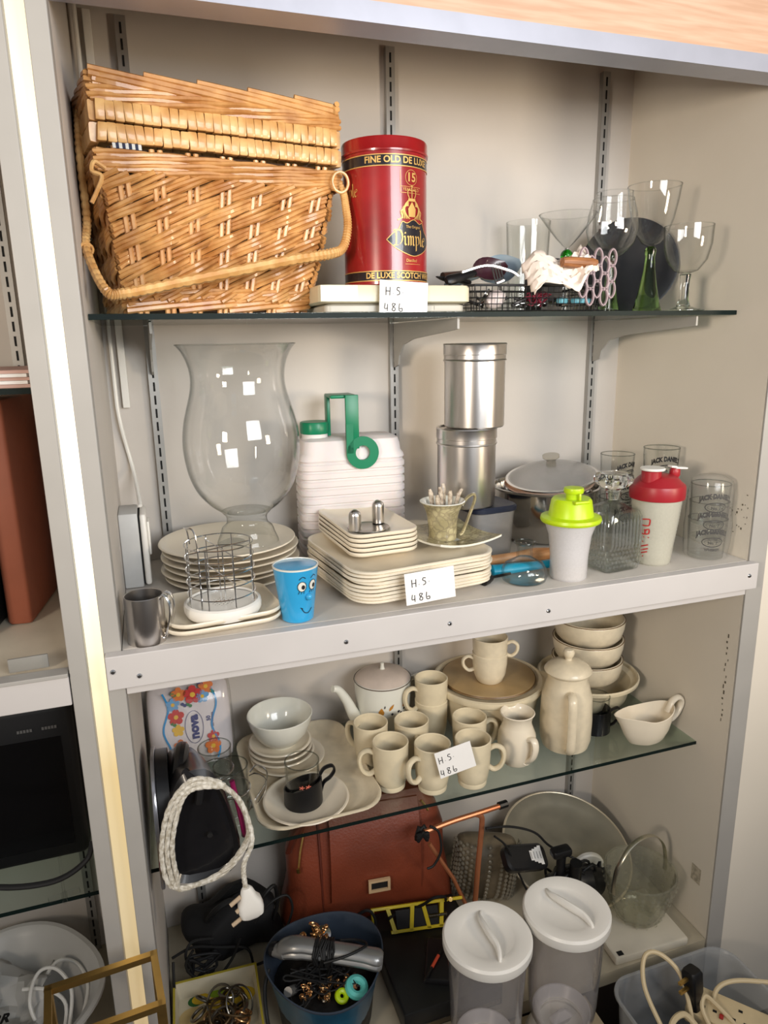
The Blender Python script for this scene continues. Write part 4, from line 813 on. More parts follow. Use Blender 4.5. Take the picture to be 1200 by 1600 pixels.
# napkin pack
t = thing('napkin_pack', 'plastic wrapped pack of floral paper napkins against the back wall', 'napkins', (.086, .348, ZG), rot=(0, .0, .0))
def puff(mb, hw, hd, hz, c, n=10, p=.35, tx=0):
    vs = []; fs = []
    lo = []
    for i in range(n+1):
        v = -1+2*i/n; k = (1-abs(v)**4)**.5*.12+.88 if abs(v) < 1 else .80; d = hd*max(.25, (1-abs(v)**3)**.45)
        l = []
        for j in range(28):
            a = 2*pi*j/28; cx = abs(cos(a))**p*math.copysign(1, cos(a)); sy = abs(sin(a))**.6*math.copysign(1, sin(a)); l.append((c[0]+hw*k*cx, c[1]+d*sy, c[2]+hz*v))
        lo.append(l)
    return mb.loft(lo)
TL = Matrix.Rotation(radians(-16), 4, 'X')
m = puff(MB(), .078, .030, .083, (0, 0, .083), 14); m.xf(TL); m.obj('napkins', mat('napkin_white', (228, 220, 222), .6, var=.03, bump=.3, bscale=50), t)
# note the print floats on the front face by a hair
FR = lambda x, y, z: TL @ Vector((x, -.0300*(max(.02, 1-abs(x/.083)**5))**.35-.0016-z, y+.083))
pal = {'red': (206, 50, 46), 'orange': (226, 122, 52), 'blue': (110, 170, 220), 'navy': (34, 44, 120), 'green': (52, 132, 72), 'yellow': (236, 190, 60), 'sky': (40, 150, 214)}
for i, (nme, cc) in enumerate(pal.items()): mat('ink_'+nme, cc, .5)
wv = MB()
for sx in (-1, 1): stroke(wv, [(sx*.045+.006*sin(i*.9)*1.0, -.070+i*.0125) for i in range(12)], .0035, FR)
wv.obj('blue_wavy_border', MATS['ink_sky'], t, smooth=False)
fl = [('red', .008, .058, .014), ('orange', -.018, .062, .011), ('red', -.026, .020, .012), ('orange', .034, .070, .011), ('orange', -.022, -.036, .010), ('blue', .026, .052, .010), ('blue', -.030, .044, .010), ('yellow', -.024, -.006, .009), ('orange', .038, -.046, .012), ('red', .040, -.028, .009), ('navy', -.012, .038, .006), ('navy', .020, .075, .007), ('green', -.002, .036, .006), ('green', -.030, .060, .006), ('green', .042, .056, .006), ('green', -.034, .004, .006)]
for nme, x, y, s_ in fl:
    g = MB(); s_ *= 1.3
    for q in range(5 if nme not in ('green', 'navy') else 2):
        a = q*2*pi/5+.3; poly(g, [(x+s_*.6*cos(a)+s_*.42*cos(b), y+s_*.6*sin(a)+s_*.42*sin(b)) for b in [j*pi/4 for j in range(8)]], FR)
    o = g.obj('printed_flower' if nme not in ('green', 'navy') else 'printed_leaf', MATS['ink_'+nme], t, smooth=False)
    if nme not in ('green', 'navy'): g = MB(); poly(g, [(x+s_*.28*cos(b), y+s_*.28*sin(b)) for b in [j*pi/4 for j in range(8)]], lambda a, b, c: FR(a, b, .0004)); g.obj('flower_centre', MATS['ink_yellow'], o, smooth=False)
g = MB(); rotF = lambda x, y, z: FR(y*1.0+.004, -x+.002, z+.0003) if False else FR(-y+.004, x, z)
letters(g, 'nova', .024, lambda x, y, z: FR(.006-y, x-.004, .0003), .0012, 0, 0); stroke(g, [(.006+.017*cos(a), -.004+.031*sin(a)) for a in [i*pi/12 for i in range(25)]], .0009, FR)
letters(g, '50', .010, lambda x, y, z: FR(.034-y, x+.008, .0003), .0003); letters(g, 'serviettes', .007, lambda x, y, z: FR(.041-y, x+.005, .0003), 0); g.obj('print', MATS['ink_navy'], t, smooth=False)
m = puff(MB(), .0815, .036, .088, (.001, .002, .088), 14); m.xf(TL); m.obj('clear_wrapper', G_FILM, t)
# iron
t = thing('steam_iron', 'black steam iron with white braided cord at the left shelf edge', 'iron', (.075, .082, ZG), rotz=0)
# heel faces the viewer; sole faces left
def iron_section(y, hw, hz, zc_, xc, fl=1.0):
    l = []
    for j in range(28):
        a = 2*pi*j/28; cx = abs(cos(a))**.55*math.copysign(1, cos(a)); sz = abs(sin(a))**.6*math.copysign(1, sin(a)); top = (sz+1)/2
        l.append((xc+hw*cx*(1-.52*top**1.4*fl), y, zc_+hz*sz))
    return l
m = MB(); m.loft([iron_section(y, hw, hz, zc_, xc, fl) for y, hw, hz, zc_, xc, fl in ((-.052, .052, .078, .088, .006, 1), (-.060, .060, .088, .090, .006, 1), (-.052, .064, .094, .095, .005, 1), (-.02, .062, .086, .090, .0, .9), (.04, .055, .078, .084, -.006, .8), (.10, .042, .062, .078, -.012, .7), (.15, .026, .040, .072, -.018, .6), (.175, .010, .014, .070, -.024, .5))])
m.obj('body', mat('iron_black', (24, 24, 27), .32, var=.1, coat=.3), t)
sp = [(-.055, .004), (-.060, .012), (-.061, .10), (-.05, .17), (-.02, .212), (.02, .218), (.08, .196), (.13, .16), (.175, .115), (.16, .08), (.10, .035), (.03, .006), (-.03, .001)]
SP = cat([(0, a, b*.82) for a, b in sp], 4, True)
m = MB(); m.loft([[(-.0590+dx, v.y, v.z*s+(1-s)*.11) for v in SP] for dx, s in ((0, .97), (.001, 1), (.005, 1), (.006, .97))]); m.obj('soleplate', mat('sole_grey', (190, 190, 196), .25, metal=.8), t)
m = MB(); m.loft([[(-.052+dx, v.y*.95, v.z*s+(1-s)*.11) for v in SP] for dx, s in ((0, .95), (.018, .93))]); m.obj('black_skirt', SATINB, t)
MG = mat('magenta_plastic', (128, 22, 76), .3)
m = MB(); m.tube(cat([(.058, -.040, .150), (.064, -.045, .11), (.069, -.05, .07), (.070, -.04, .05)], 5), [.004]*16, 8); m.tube(cat([(-.052, -.058, .075), (-.056, -.060, .055), (-.056, -.058, .03)], 5), .003, 6); m.obj('magenta_trim', MG, t)
m = MB(); m.lathe([(.0001, -.002), (.004, -.002), (.004, .002), (.0001, .002)], 14); m.xf(Matrix.Translation((.018, -.0605, .08)) @ Matrix.Rotation(pi/2, 4, 'X')); m.obj('screw_hole', SLOT, t)
m = MB(); m.tube(cat([(-.01, -.045, .186), (.0, -.056, .178), (.01, -.062, .168), (.006, -.063, .14)], 5), .006, 8)
m.tube(cat([(-.02, -.01, .155), (-.015, .02, .164), (-.01, .07, .155), (-.015, .11, .12)], 5), .012, 10); m.obj('grip', SATINB, t)
def braided(pts, name, r=.0032, parent=None, amp=.0009):
    P = cat(pts, 10); m = MB(); N = len(P)
    for st in range(2):
        out = []; prev = None
        for i, p in enumerate(P):
            tt = (P[min(i+1, N-1)]-P[max(i-1, 0)]).normalized(); a = Vector((0, 1, 0)); a = (a-tt*a.dot(tt)).normalized(); b = tt.cross(a); an = i*1.1+st*pi; out.append(p+a*amp*cos(an)+b*amp*sin(an))
        m.tube(out, r, 7)
    return m.obj(name, mat('white_braid', (226, 222, 212), .6, col2=(176, 168, 150), scale=160), parent)
lp = []
for k in range(3):
    o_ = k*.0075; lp += [(.040, -.068-k*.002, .170-o_*.3), (.0, -.072, .186-o_), (-.035+o_, -.072, .150), (-.052+o_, -.071, .085), (-.050+o_, -.068, .025), (-.030, -.066, .004-o_*.2), (.03, -.066, .010+o_*.3), (.070, -.062, .048+o_*.4), (.075, -.060, .090), (.062, -.064, .135), (.045, -.068, .160)]
lp += [(.055, -.07, .15), (.070, -.068, .12), (.078, -.085, .075), (.062, -.112, .06), (.059, -.117, .045), (.060, -.117, .022)]
braided(lp, 'braided_cord', parent=t)
pl = MB(); pl.rr([(.006, .005, 0), (.009, .007, .004), (.012, .009, .016), (.017, .011, .024), (.019, .012, .036), (.017, .012, .046), (.012, .009, .051)], .007, 4)
for x, z, L, in ((-.010, .042, .02), (.010, .042, .02), (0, .018, .024)): pass
pl.xf(Matrix.Translation((.061, -.117, .020)) @ Matrix.Rotation(pi-.13, 4, 'Y'))
po = pl.obj('plug', WPLAST, t)
m = MB()
for q, (dx, dz, L) in enumerate(((.052, .008, .018), (.056, -.008, .014), (.060, -.024, .026))): m.tube([(dx, -.119, dz), (dx-L*.9, -.123, dz-L*.42)], .0032, 8)
m.obj('plug_pins', mat('pin_ivory', (214, 190, 160), .35, metal=.3), po)
# tea glasses in metal holders
def tea_glass(name, lab, x, y, z, ang, r=.030, h=.090, holder=DSTEEL, hs=0):
    t = thing(name, lab, 'glass mug', (x, y, z)); MB().lathe([(.0001, .001), (r-.003, .001), (r-.001, .004), (r, h), (r-.0018, h), (r-.0035, .006), (.0001, .006)], 40).obj('glass', G_SM, t)
    MB().lathe([(r-.0008+.0012*cos(a), h+.0012*sin(a)) for a in [i*pi/4 for i in range(9)]], 40, cap0=False, cap1=False).obj('rim', MATS.get('rim_glass'), t)
    return t
for i, (x, y, a, lab) in enumerate(((.121, .247, 2.9, 'clear tea glass in wire holder nearest the napkin pack'), (.142, .178, -.2, 'clear tea glass in wire holder right of the iron'))):
    t = tea_glass('tea_glass', lab, x, y, ZG, 0)
    t['group'] = 'tea glasses with wire holders'
    m = MB(); r = .0318
    for z in (.008, .045): m.tube([(r*cos(b), r*sin(b), z) for b in [2*pi*j/32 for j in range(32)]], .0014, 6, closed=True)
    m.obj('wire_band', CHROME, t)
    for s in (-.012, .012):
        m = MB(); m.tube(cat([(r, s*.4, .070), (r+.012, s, .078), (r+.028, s, .066), (r+.026, s, .042), (r+.010, s, .016), (r, s*.4, .006)], 6), .0014, 6); m.xf(Matrix.Rotation(a, 4, 'Z')); m.obj('wire_handle', CHROME, t)
plate_rect('serving_tray', 'large cream rectangular serving tray under the saucers', (.283, .232, ZG), .112, .158, .018, .05, rotz=.03, c='tray', ft=.80, m=CREAM2)
zt = ZG+.0045
for k, (x, y, r, lab) in enumerate(((.262, .292, .072, 'bottom wide cream saucer in the stack under the white bowl'), (.252, .300, .064, 'lowest of three small saucers under the white bowl'), (.250, .302, .0625, 'middle small saucer under the white bowl'), (.250, .303, .061, 'small saucer directly under the white bowl'))):
    plate_round('saucer', lab, (x, y, zt+k*.0095), r, .010, group='stacked saucers on the tray')
t = thing('white_bowl', 'glossy white china bowl on the stacked saucers', 'bowl', (.252, .303, zt+3*.0095+.0045))
cup_body(t, [(.026, 0), (.028, .004), (.040, .012), (.053, .030), (.0605, .050), (.0635, .064)], .0028, WHITE, 'bowl', 56)
plate_round('saucer', 'single cream saucer near the tray front under the black glass mug', (.266, .144, zt), .0765, .013)
t = tea_glass('glass_mug', 'clear glass mug in slanted black plastic holder on a saucer', .262, .148, zt+.0045, 0, .0305, .082)
R0 = .0318; lo = []; ac = azc(.262, .148)
m = MB(); n = 48; vs = []
for lay, rr_ in ((0, R0), (1, R0+.0022)):
    for kz in range(5):
        for j in range(n):
            a = 2*pi*j/n; top = .026+.022*(.5-.5*cos(a-ac-.9+pi)) if True else 0; vs.append((rr_*cos(a), rr_*sin(a), .001+(top-.001)*kz/4))
fs = []
for lay in (0, 1):
    for kz in range(4):
        for j in range(n): a = lay*5*n+kz*n+j; b = lay*5*n+kz*n+(j+1) % n; fs.append((a, b, b+n, a+n))
for j in range(n): j2 = (j+1) % n; fs += [(4*n+j, 4*n+j2, 9*n+j2, 9*n+j), (j, j2, 5*n+j2, 5*n+j)]
m.add(vs, fs).obj('black_holder', BLACK, t)
ha = ac+1.75; m = MB(); m.tube(cat([(R0, 0, .012), (R0+.006, 0, .030), (R0+.018, 0, .038), (R0+.026, 0, .050), (R0+.022, 0, .060), (R0+.008, 0, .058), (R0, 0, .048)], 6), .0022, 8, flat=2.6); m.xf(Matrix.Rotation(ha, 4, 'Z')); m.obj('black_handle', BLACK, t)
g = MB(); cm_ = cyl_map(.0305, ac, 0, .0006)
for cx in (-.002, .009): 
    for q in range(5): a = q*2*pi/5; stroke(g, [(cx, .048), (cx+.005*cos(a), .048+.004*sin(a))], .0016, cm_)
g.obj('pink_flower_print', mat('salmon_ink', (222, 118, 96), .6), t, smooth=False)
# teapot
t = thing('teapot', 'white china teapot with autumn leaf decoration and dusty lid', 'teapot', (.471, .325, ZG)); zr = .128
MB().lathe([(.0001, 0), (.042, 0), (.045, .002), (.050, .02), (.0555, .06), (.0585, .10), (.0590, zr), (.0575, zr+.002), (.0555, zr), (.055, .10), (.0001, .012)], 56).obj('body', WHITE, t)
l_ = MB().lathe([(.0560, zr), (.0570, zr+.002), (.050, zr+.009), (.030, zr+.017), (.010, zr+.020), (.0001, zr+.0205)], 56).obj('lid', DUSTY, t)
MB().lathe([(.006, .0), (.0045, .004), (.0035, .010), (.0040, .014), (.0001, .0155)], 16, c=(0, 0, zr+.019)).obj('knob', WHITE, l_)
MB().lathe([(.0590, zr-.001), (.0597, zr), (.0592, zr+.0015)], 56, cap0=False, cap1=False).obj('dark_rim_line', mat('rim_line', (90, 74, 60), .5), t)
MB().tube(cat([(-.050, -.005, .040), (-.066, -.012, .062), (-.082, -.018, .100), (-.100, -.024, .130), (-.113, -.028, .137)], 6), [.016, .0155, .015, .0145, .014, .0135, .013, .0125, .012, .0115, .011, .0105, .010, .0098, .0095, .009, .0088, .0085, .0082, .008, .0078, .0075, .0073, .007, .0068], 12).obj('spout', WHITE, t)
MB().tube(cat([(.056, -.006, zr-.012), (.078, -.010, zr-.004), (.096, -.014, zr-.014), (.098, -.014, zr-.04), (.080, -.01, zr-.075), (.054, -.004, .04)], 6), .0052, 10, flat=1.5).obj('handle', WHITE, t)
ap = azc(.471, .325); tm = cyl_map(.0575, ap, 0, .0016)
tmz = lambda x, y, z: ((.0455+.0135*min(1, y/.10)+.0012)*cos(ap+x/.057), (.0455+.0135*min(1, y/.10)+.0012)*sin(ap+x/.057), y)
lf = lambda cx, cy, a, L, w_: [(cx+cos(a)*u*L-sin(a)*w_*s, cy+sin(a)*u*L+cos(a)*w_*s) for u, s in ((0, 0), (.25, .8), (.5, 1), (.8, .5), (1, 0), (.8, -.5), (.5, -1), (.25, -.8))]
for nme, cc, L_ in (('plum_leaves', (62, 28, 36), [(.002, .064, 2.9, .026, .006), (.030, .062, -.1, .028, .010), (.022, .056, -1.4, .018, .008)]), ('ochre_leaves', (190, 130, 50), [(-.004, .070, 1.5, .020, .006), (.012, .082, 1.0, .018, .003), (.042, .085, .7, .02, .006), (.0, .066, 2.2, .014, .004)]), ('black_berries', (40, 38, 48), [(.016, .074, 0, .006, .003), (.030, .077, 0, .007, .003), (.036, .073, 0, .006, .003), (.024, .068, 0, .006, .003), (.044, .08, 0, .006, .003), (.003, .088, 1.4, .008, .0012)])):
    g = MB()
    for a_ in L_: poly(g, lf(*a_), tmz)
    g.obj(nme, mat(nme, cc, .4), t, smooth=False)
# cream mugs
def make_mug(lab, loc, rotz, r=.0335, h=.095):
    t = thing('mug', lab, 'mug', loc, rotz=rotz, group='cream mugs on the lower glass shelf')
    cup_body(t, [(.024, 0), (.0262, .002), (.0268, .008), (.0262, .011), (.0285, .016), (.0310, .030), (.0328, .060), (r, h-.003)], .0032, OVER)
    handle(t, [(.030, 0, h-.024), (.042, 0, h-.018), (.054, 0, h-.024), (.0575, 0, h-.040), (.052, 0, h-.058), (.040, 0, h-.066), (.0285, 0, h-.060)], .0046, OVER, 0, 1.35)
    return t
mug0 = make_mug('front cream mug with handle left, nearest the serving tray', (.427, .150, ZG), azc(.427, .15)-1.45)
for x, y, z, a, lab in ((.413, .226, 0, 2.2, 'back left cream mug touching the teapot front'), (.490, .207, 0, -1.9+.25, 'cream mug in the middle of the mug group, handle toward the viewer'), (.497, .118, 0, azc(.497, .118)-.85, 'front cream mug left of the price tag, handle to the lower left'), (.600, .180, 0, -.05, 'cream mug behind the price tag, handle right'), (.573, .108, 0, azc(.573, .108)+1.65, 'front cream mug partly behind the price tag, handle right'), (.556, .268, 0, 1.2, 'lower cream mug of the stacked pair before the casserole'), (.556, .268, .047, azc(.556, .268)-1.15, 'upper cream mug of the stacked pair before the casserole')):
    copy_thing(mug0, (x, y, ZG+z+(.0 if z == 0 else 0)), a, lab)
price_tag((.521, .0705, ZG+.082), (radians(-10), radians(-12), radians(-4)), 'handwritten white tag taped on the front cream mugs', .068, .048)
# casserole with tan lid
t = thing('casserole', 'wide stoneware casserole with flat tan lid', 'casserole', (.694, .287, ZG)); zr = .105
MB().lathe([(.0001, 0), (.070, 0), (.085, .01), (.100, .05), (.108, .090), (.1150, .095), (.1170, .101), (.1165, .107), (.112, .109), (.100, .104), (.0001, .10)], 64).obj('dish', OVER, t)
for a in (-.35, pi-.35): MB().rr([(.02, .03, 0), (.022, .034, .003), (.022, .034, .010), (.02, .03, .012)], .018, 6).xf(Matrix.Rotation(a, 4, 'Z') @ Matrix.Translation((.110, 0, .094))).obj('side_lug', OVER, t)
MB().lathe([(.0001, .1065), (.096, .1065), (.0985, .109), (.097, .113), (.085, .1145), (.0001, .1150)], 64).obj('lid', TAN, t)
MB().lathe([(.0980, .1095), (.0995, .110), (.0982, .1125)], 64, cap0=False, cap1=False).obj('brown_edge', mat('edge_brown', (110, 82, 48), .4), t)
def teacup(lab, loc, a):
    t = thing('teacup', lab, 'cup', loc, rotz=a, group='stacked cups on the casserole')
    cup_body(t, [(.024, 0), (.027, .003), (.033, .018), (.0355, .04), (.0362, .062)], .0028, CREAM2)
    handle(t, [(.034, 0, .050), (.045, 0, .055), (.055, 0, .048), (.054, 0, .034), (.044, 0, .024), (.033, 0, .026)], .0036, CREAM2, 0, 1.4); return t
teacup('lower cream cup standing on the tan casserole lid', (.684, .262, ZG+.1153), azc(.684, .262)-1.35); teacup('upper cream cup stacked inside the lower, handle right', (.684, .262, ZG+.1153+.034), azc(.684, .262)+1.5)
# milk jug
t = thing('milk_jug', 'small glossy cream jug with round belly', 'jug', (.684, .143, ZG))
cup_body(t, [(.026, 0), (.029, .003), (.034, .020), (.0375, .042), (.036, .060), (.0290, .078), (.0270, .086), (.030, .098), (.0335, .104)], .0032, CREAM)
handle(t, [(.034, 0, .062), (.046, 0, .066), (.052, 0, .052), (.046, 0, .030), (.034, 0, .016), (.030, 0, .012)], .0052, CREAM, azc(.684, .143)+.75, 1.5)
# coffee pot
t = thing('coffee_pot', 'tall speckled cream coffee pot with domed lid', 'coffee pot', (.804, .160, ZG))
cup_body(t, [(.040, 0), (.046, .004), (.0505, .020), (.0515, .060), (.0495, .110), (.0425, .135), (.0390, .148), (.0405, .158), (.0455, .163)], .0035, CREAM2)
l_ = MB().lathe([(.0455, .1625), (.0465, .165), (.0440, .168), (.0435, .1695), (.036, .177), (.020, .184), (.0001, .187)], 48).obj('lid', CREAM2, t)
MB().lathe([(.007, .184), (.0065, .190), (.0105, .196), (.0115, .202), (.009, .208), (.0001, .210)], 24).obj('knob', CREAM2, l_)
MB().lathe([(.0457, .1632), (.0462, .1645), (.0457, .1652)], 48, cap0=False, cap1=False).obj('brown_seam', MATS['edge_brown'], t)
handle(t, [(.044, 0, .132), (.058, 0, .134), (.068, 0, .122), (.069, 0, .080), (.066, 0, .030), (.056, 0, .016), (.048, 0, .014)], .0062, CREAM2, azc(.804, .16)+.18, 1.4)
m = MB(); m.tube(cat([(.042, 0, .120), (.055, 0, .14), (.068, 0, .158)], 4), [.018, .016, .014, .012, .011, .010, .009, .008, .008], 10); m.xf(Matrix.Rotation(azc(.804, .16)+pi+.18, 4, 'Z')); m.obj('spout', CREAM2, t)
# right casserole with bowls
t = thing('casserole', 'cream footed casserole with wide rim under the stacked bowls', 'casserole', (.938, .283, ZG))
cup_body(t, [(.060, 0), (.066, .004), (.084, .03), (.092, .06), (.097, .068), (.1085, .072), (.1095, .078)], .006, OVER)
for k in range(3):
    t = thing('deep_bowl', ['lowest deep cream bowl in the right casserole', 'middle deep cream bowl of the right stack', 'top deep cream bowl just under the beam'][k], 'bowl', (.934, .283, ZG+.0775-.012+.0462*k), group='deep cream bowls in a stack')
    cup_body(t, [(.050, 0), (.060, .004), (.070, .016), (.0745, .034), (.0760, .050), (.0750, .053)], .004, CREAM2, 'bowl', 56)
    MB().lathe([(.0755, .0525), (.0767, .0532), (.0755, .0542)], 56, cap0=False, cap1=False).obj('brown_rim_line', MATS['edge_brown'], t)
# black holder mug
t = tea_glass('glass_mug', 'clear glass mug in black holder behind the coffee pot', .893, .186, ZG, 0, .028, .078)
MB().lathe([(.0295, .001), (.0312, .001), (.0312, .050), (.0295, .050)], 36, cap0=False, cap1=False).obj('black_holder', BLACK, t)
m = MB(); m.tube(cat([(.030, 0, .046), (.044, 0, .054), (.050, 0, .042), (.040, 0, .020), (.030, 0, .012)], 6), .0022, 8, flat=2.4); m.xf(Matrix.Rotation(-.5, 4, 'Z')); m.obj('black_handle', BLACK, t)
# gravy boat
t = thing('gravy_boat', 'cream gravy boat at the right end of the lower glass shelf', 'gravy boat', (.968, .118, ZG), rotz=.02)
def boat(hw, hd, z, tip, n=40):
    l = []
    for j in range(n):
        a = 2*pi*j/n; x = hw*cos(a); y = hd*sin(a); 
        if cos(a) < -.3: f_ = (-cos(a)-.3)/.7; x -= tip*f_**2; y *= (1-.25*f_)
        l.append((x, y, z+(.014*max(0, -cos(a)-.2)*tip/.02+.012*max(0, cos(a))**2)*min(1, z/.05)))
    return l
lo = [boat(.038, .022, 0, 0), boat(.042, .025, .004, 0), boat(.052, .032, .022, .002), boat(.057, .036, .042, .008), boat(.060, .038, .058, .020), boat(.0585, .0365, .059, .019), boat(.054, .033, .042, .007), boat(.048, .028, .022, .001), boat(.036, .020, .008, 0)]
MB().loft(lo).obj('boat', CREAM, t); handle(t, [(.050, 0, .052), (.060, 0, .074), (.076, 0, .080), (.084, 0, .068), (.076, 0, .048), (.064, 0, .036), (.053, 0, .032)], .0052, CREAM, 0, 1.5)
# ------------------------------------------------------------------ bottom shelf
random.seed(21)
ZD = Z4+.0003
def cable(name, lab, pts, r=.0028, m=None, k=6, c='cable', n=8):
    o = MB().tube(cat(pts, k), r, n).obj(name, m or RUB); return tag(o, lab, c)
# platter on a dark speaker
t = thing('steel_platter', 'large round steel platter lying tilted at the back right of the bottom shelf', 'platter', (.883, .250, .386), rot=(radians(19), radians(1), 0))
PLT = mat('platter_steel', (190, 184, 168), .42, metal=.75, var=.12, scale=10)
MB().lathe([(.0001, -.012), (.110, -.012), (.128, -.006), (.150, 0), (.157, .001), (.1585, .003), (.157, .0045), (.150, .003), (.128, -.003), (.110, -.0095), (.0001, -.0095)], 72).obj('platter', PLT, t)
MB().lathe([(.157+.0028*cos(a), .003+.0028*sin(a)) for a in [i*pi/5 for i in range(11)]], 72, cap0=False, cap1=False).obj('rolled_rim', mat('platter_rim', (226, 214, 190), .35, metal=.6), t)
t.scale = (.93, .93, .93)
t = thing('black_speaker', 'dark box under the steel platter', 'speaker', (.880, .300, ZD), rotz=.05); MB().box((-.07, -.04, 0), (.07, .06, .052), .012).obj('case', SATINB, t)
t = thing('hair_dryer', 'black hair dryer lying beside the white disc on the bottom shelf', 'hair dryer', (.845, .150, ZD+.048))
m = MB(); m.tube(cat([(.05, .0, .02), (.02, .0, .03), (-.03, -.0, .035), (-.06, .0, .03)], 6), [.030]*6+[.036]*8+[.030]*5, 20); m.obj('barrel', BLACK, t)
MB().tube(cat([(-.01, -.01, .01), (-.02, -.02, .05), (-.022, -.025, .105)], 5), [.012]*4+[.013]*7, 12).obj('handle', BLACK, t)
t = thing('white_disc', 'small white round plastic disc leaning beside the cut glass basket', 'disc', (.905, .200, .374)); m = MB(); m.lathe([(.0001, 0), (.034, 0), (.037, .003), (.037, .010), (.034, .013), (.0001, .012)], 36); m.xf(Matrix.Rotation(radians(-12), 4, 'Z') @ Matrix.Rotation(radians(92), 4, 'X')); m.obj('disc', WPLAST, t)
# bubble wrapped parcel
BUB = thin('bubble_film', (.9, .89, .84), (.62, .6, .52), diff=.42, dcol=(.34, .31, .25), rough=.12)
m = puff(MB(), .068, .045, .074, (0, 0, .074), 12, .6); m.xf(Matrix.Rotation(.12, 4, 'Y'))
t = thing('wrapped_parcel', 'bubble wrapped parcel behind the plastic dispensers', 'parcel', (.671, .268, ZD+.004), rotz=-.25)
m.obj('contents', mat('parcel_brown', (116, 104, 84), .6, var=.2, scale=20), t)
m = MB()
for i in range(17):
    for j in range(13):
        a = -pi+pi*i/16; z = .010+.0108*j; v = (z-.074)/.074; kk = (1-abs(v)**3)**.45
        x = .071*math.copysign(abs(cos(a))**.6, cos(a)); y = .049*max(.3, kk)*math.copysign(abs(sin(a))**.6, sin(a)) if abs(sin(a)) > 1e-6 else 0
        m.lathe([(.0046, 0), (.0042, .002), (.0026, .0034), (.0001, .004)], 7, c=(0, 0, 0)); s0 = len(m.v)-28
        m.xf(Matrix.Rotation(.12, 4, 'Y') @ Matrix.Translation((x, y, z+(.005 if i % 2 else 0))) @ Matrix.Rotation(a+pi/2, 4, 'Z') @ Matrix.Rotation(pi/2, 4, 'X'), s0)
o = m.obj('bubbles', BUB, t); o['kind'] = 'stuff'
# copper stand
t = thing('copper_stand', 'copper coloured tube stand in front of the bubble wrapped parcel', 'stand', (.628, .205, ZD))
b = Vector((.628, .205, ZD)); P = lambda *q: [Vector(v)-b for v in q]
MB().tube(cat(P((.515, .205, .560), (.58, .21, .565), (.642, .212, .568), (.70, .22, .566)), 5), .0055, 10).obj('crossbar', COPPER, t)
MB().tube(cat(P((.632, .212, .567), (.645, .211, .558), (.646, .21, .535), (.638, .207, .45), (.628, .205, .311)), 6), .0060, 10, flat=.8).obj('upright', COPPER, t)
MB().tube(P((.523, .2, .535), (.575, .195, .44), (.612, .19, .345)), .0042, 8).obj('brace', COPPER, t); MB().tube(P((.69, .22, .566), (.71, .222, .566)), .008, 10).obj('end_cap', BLACK, t)
MB().lathe([(.0001, 0), (.020, 0), (.020, .006), (.008, .010), (.0001, .011)], 24).obj('black_foot', BLACK, t)
MB().tube([Vector((.510, .205, .560))-b+Vector((.012*cos(i*.9), .010*sin(i*.9), .012*sin(i*1.7)-.004)) for i in range(22)], .0045, 7).obj('black_knob_wrap', RUB, t)
cable('black_cable', 'black cable looping down beside the brown handbag', [(.525, .20, .575), (.542, .195, .56), (.545, .19, .52), (.53, .19, .49), (.515, .19, .485)], .0026)
# adapter with label
t = thing('power_adapter', 'black power adapter with a stepped white label', 'adapter', (.735, .185, .452), rot=(radians(38), radians(16), radians(6)))
MB().rr([(.050, .022, -.012), (.054, .026, -.008), (.054, .026, .008), (.050, .022, .012)], .016, 6).obj('case', SATINB, t)
m = MB(); [m.box((.008+i*.008, -.012-(i-1)*.003, .0121), (.016+i*.008, .012+(i-.5)*.003, .0126)) for i in range(4)]; m.obj('label', PAPER, t, smooth=False)
m = MB(); [m.box((.010+i*.008, -.006, .01265), (.0112+i*.008, .008, .0127)) for i in range(4)]; m.obj('label_print', INK, t, smooth=False)
cable('black_cable', 'black cable running from the copper stand to the platter pile', [(.645, .19, .545), (.70, .19, .535), (.76, .19, .505), (.80, .19, .46), (.85, .17, .43), (.90, .15, .40)], .0026)
cable('black_cable', 'thin black cable drooping in front of the bubble wrap', [(.66, .18, .53), (.69, .18, .495), (.715, .17, .43), (.74, .16, .38), (.79, .16, .37), (.81, .15, .40), (.83, .15, .44)], .0022)
cable('black_cable', 'black cable coiled by the hair dryer', [(.80+.03*cos(a)+.002*a, .145+.012*sin(a*1.3), .405+.025*sin(a)) for a in [i*.6 for i in range(26)]], .0028, k=3)
cable('black_cable', 'black cable tangle hanging left of the white disc', [(.845+.04*cos(a*1.1), .150+.01*cos(a*.7), .40+.030*sin(a*1.6)) for a in [i*.55 for i in range(30)]], .0030, k=3)
t = thing('black_tripod', 'slim black upright holder behind the right dispenser', 'holder', (.800, .148, ZD)); MB().tube([(0, 0, 0), (0, 0, .10), (.002, 0, .165)], [.008, .009, .010], 12).obj('column', BLACK, t); MB().box((-.022, -.012, .16), (.022, .012, .178), .005).obj('clamp', BLACK, t)
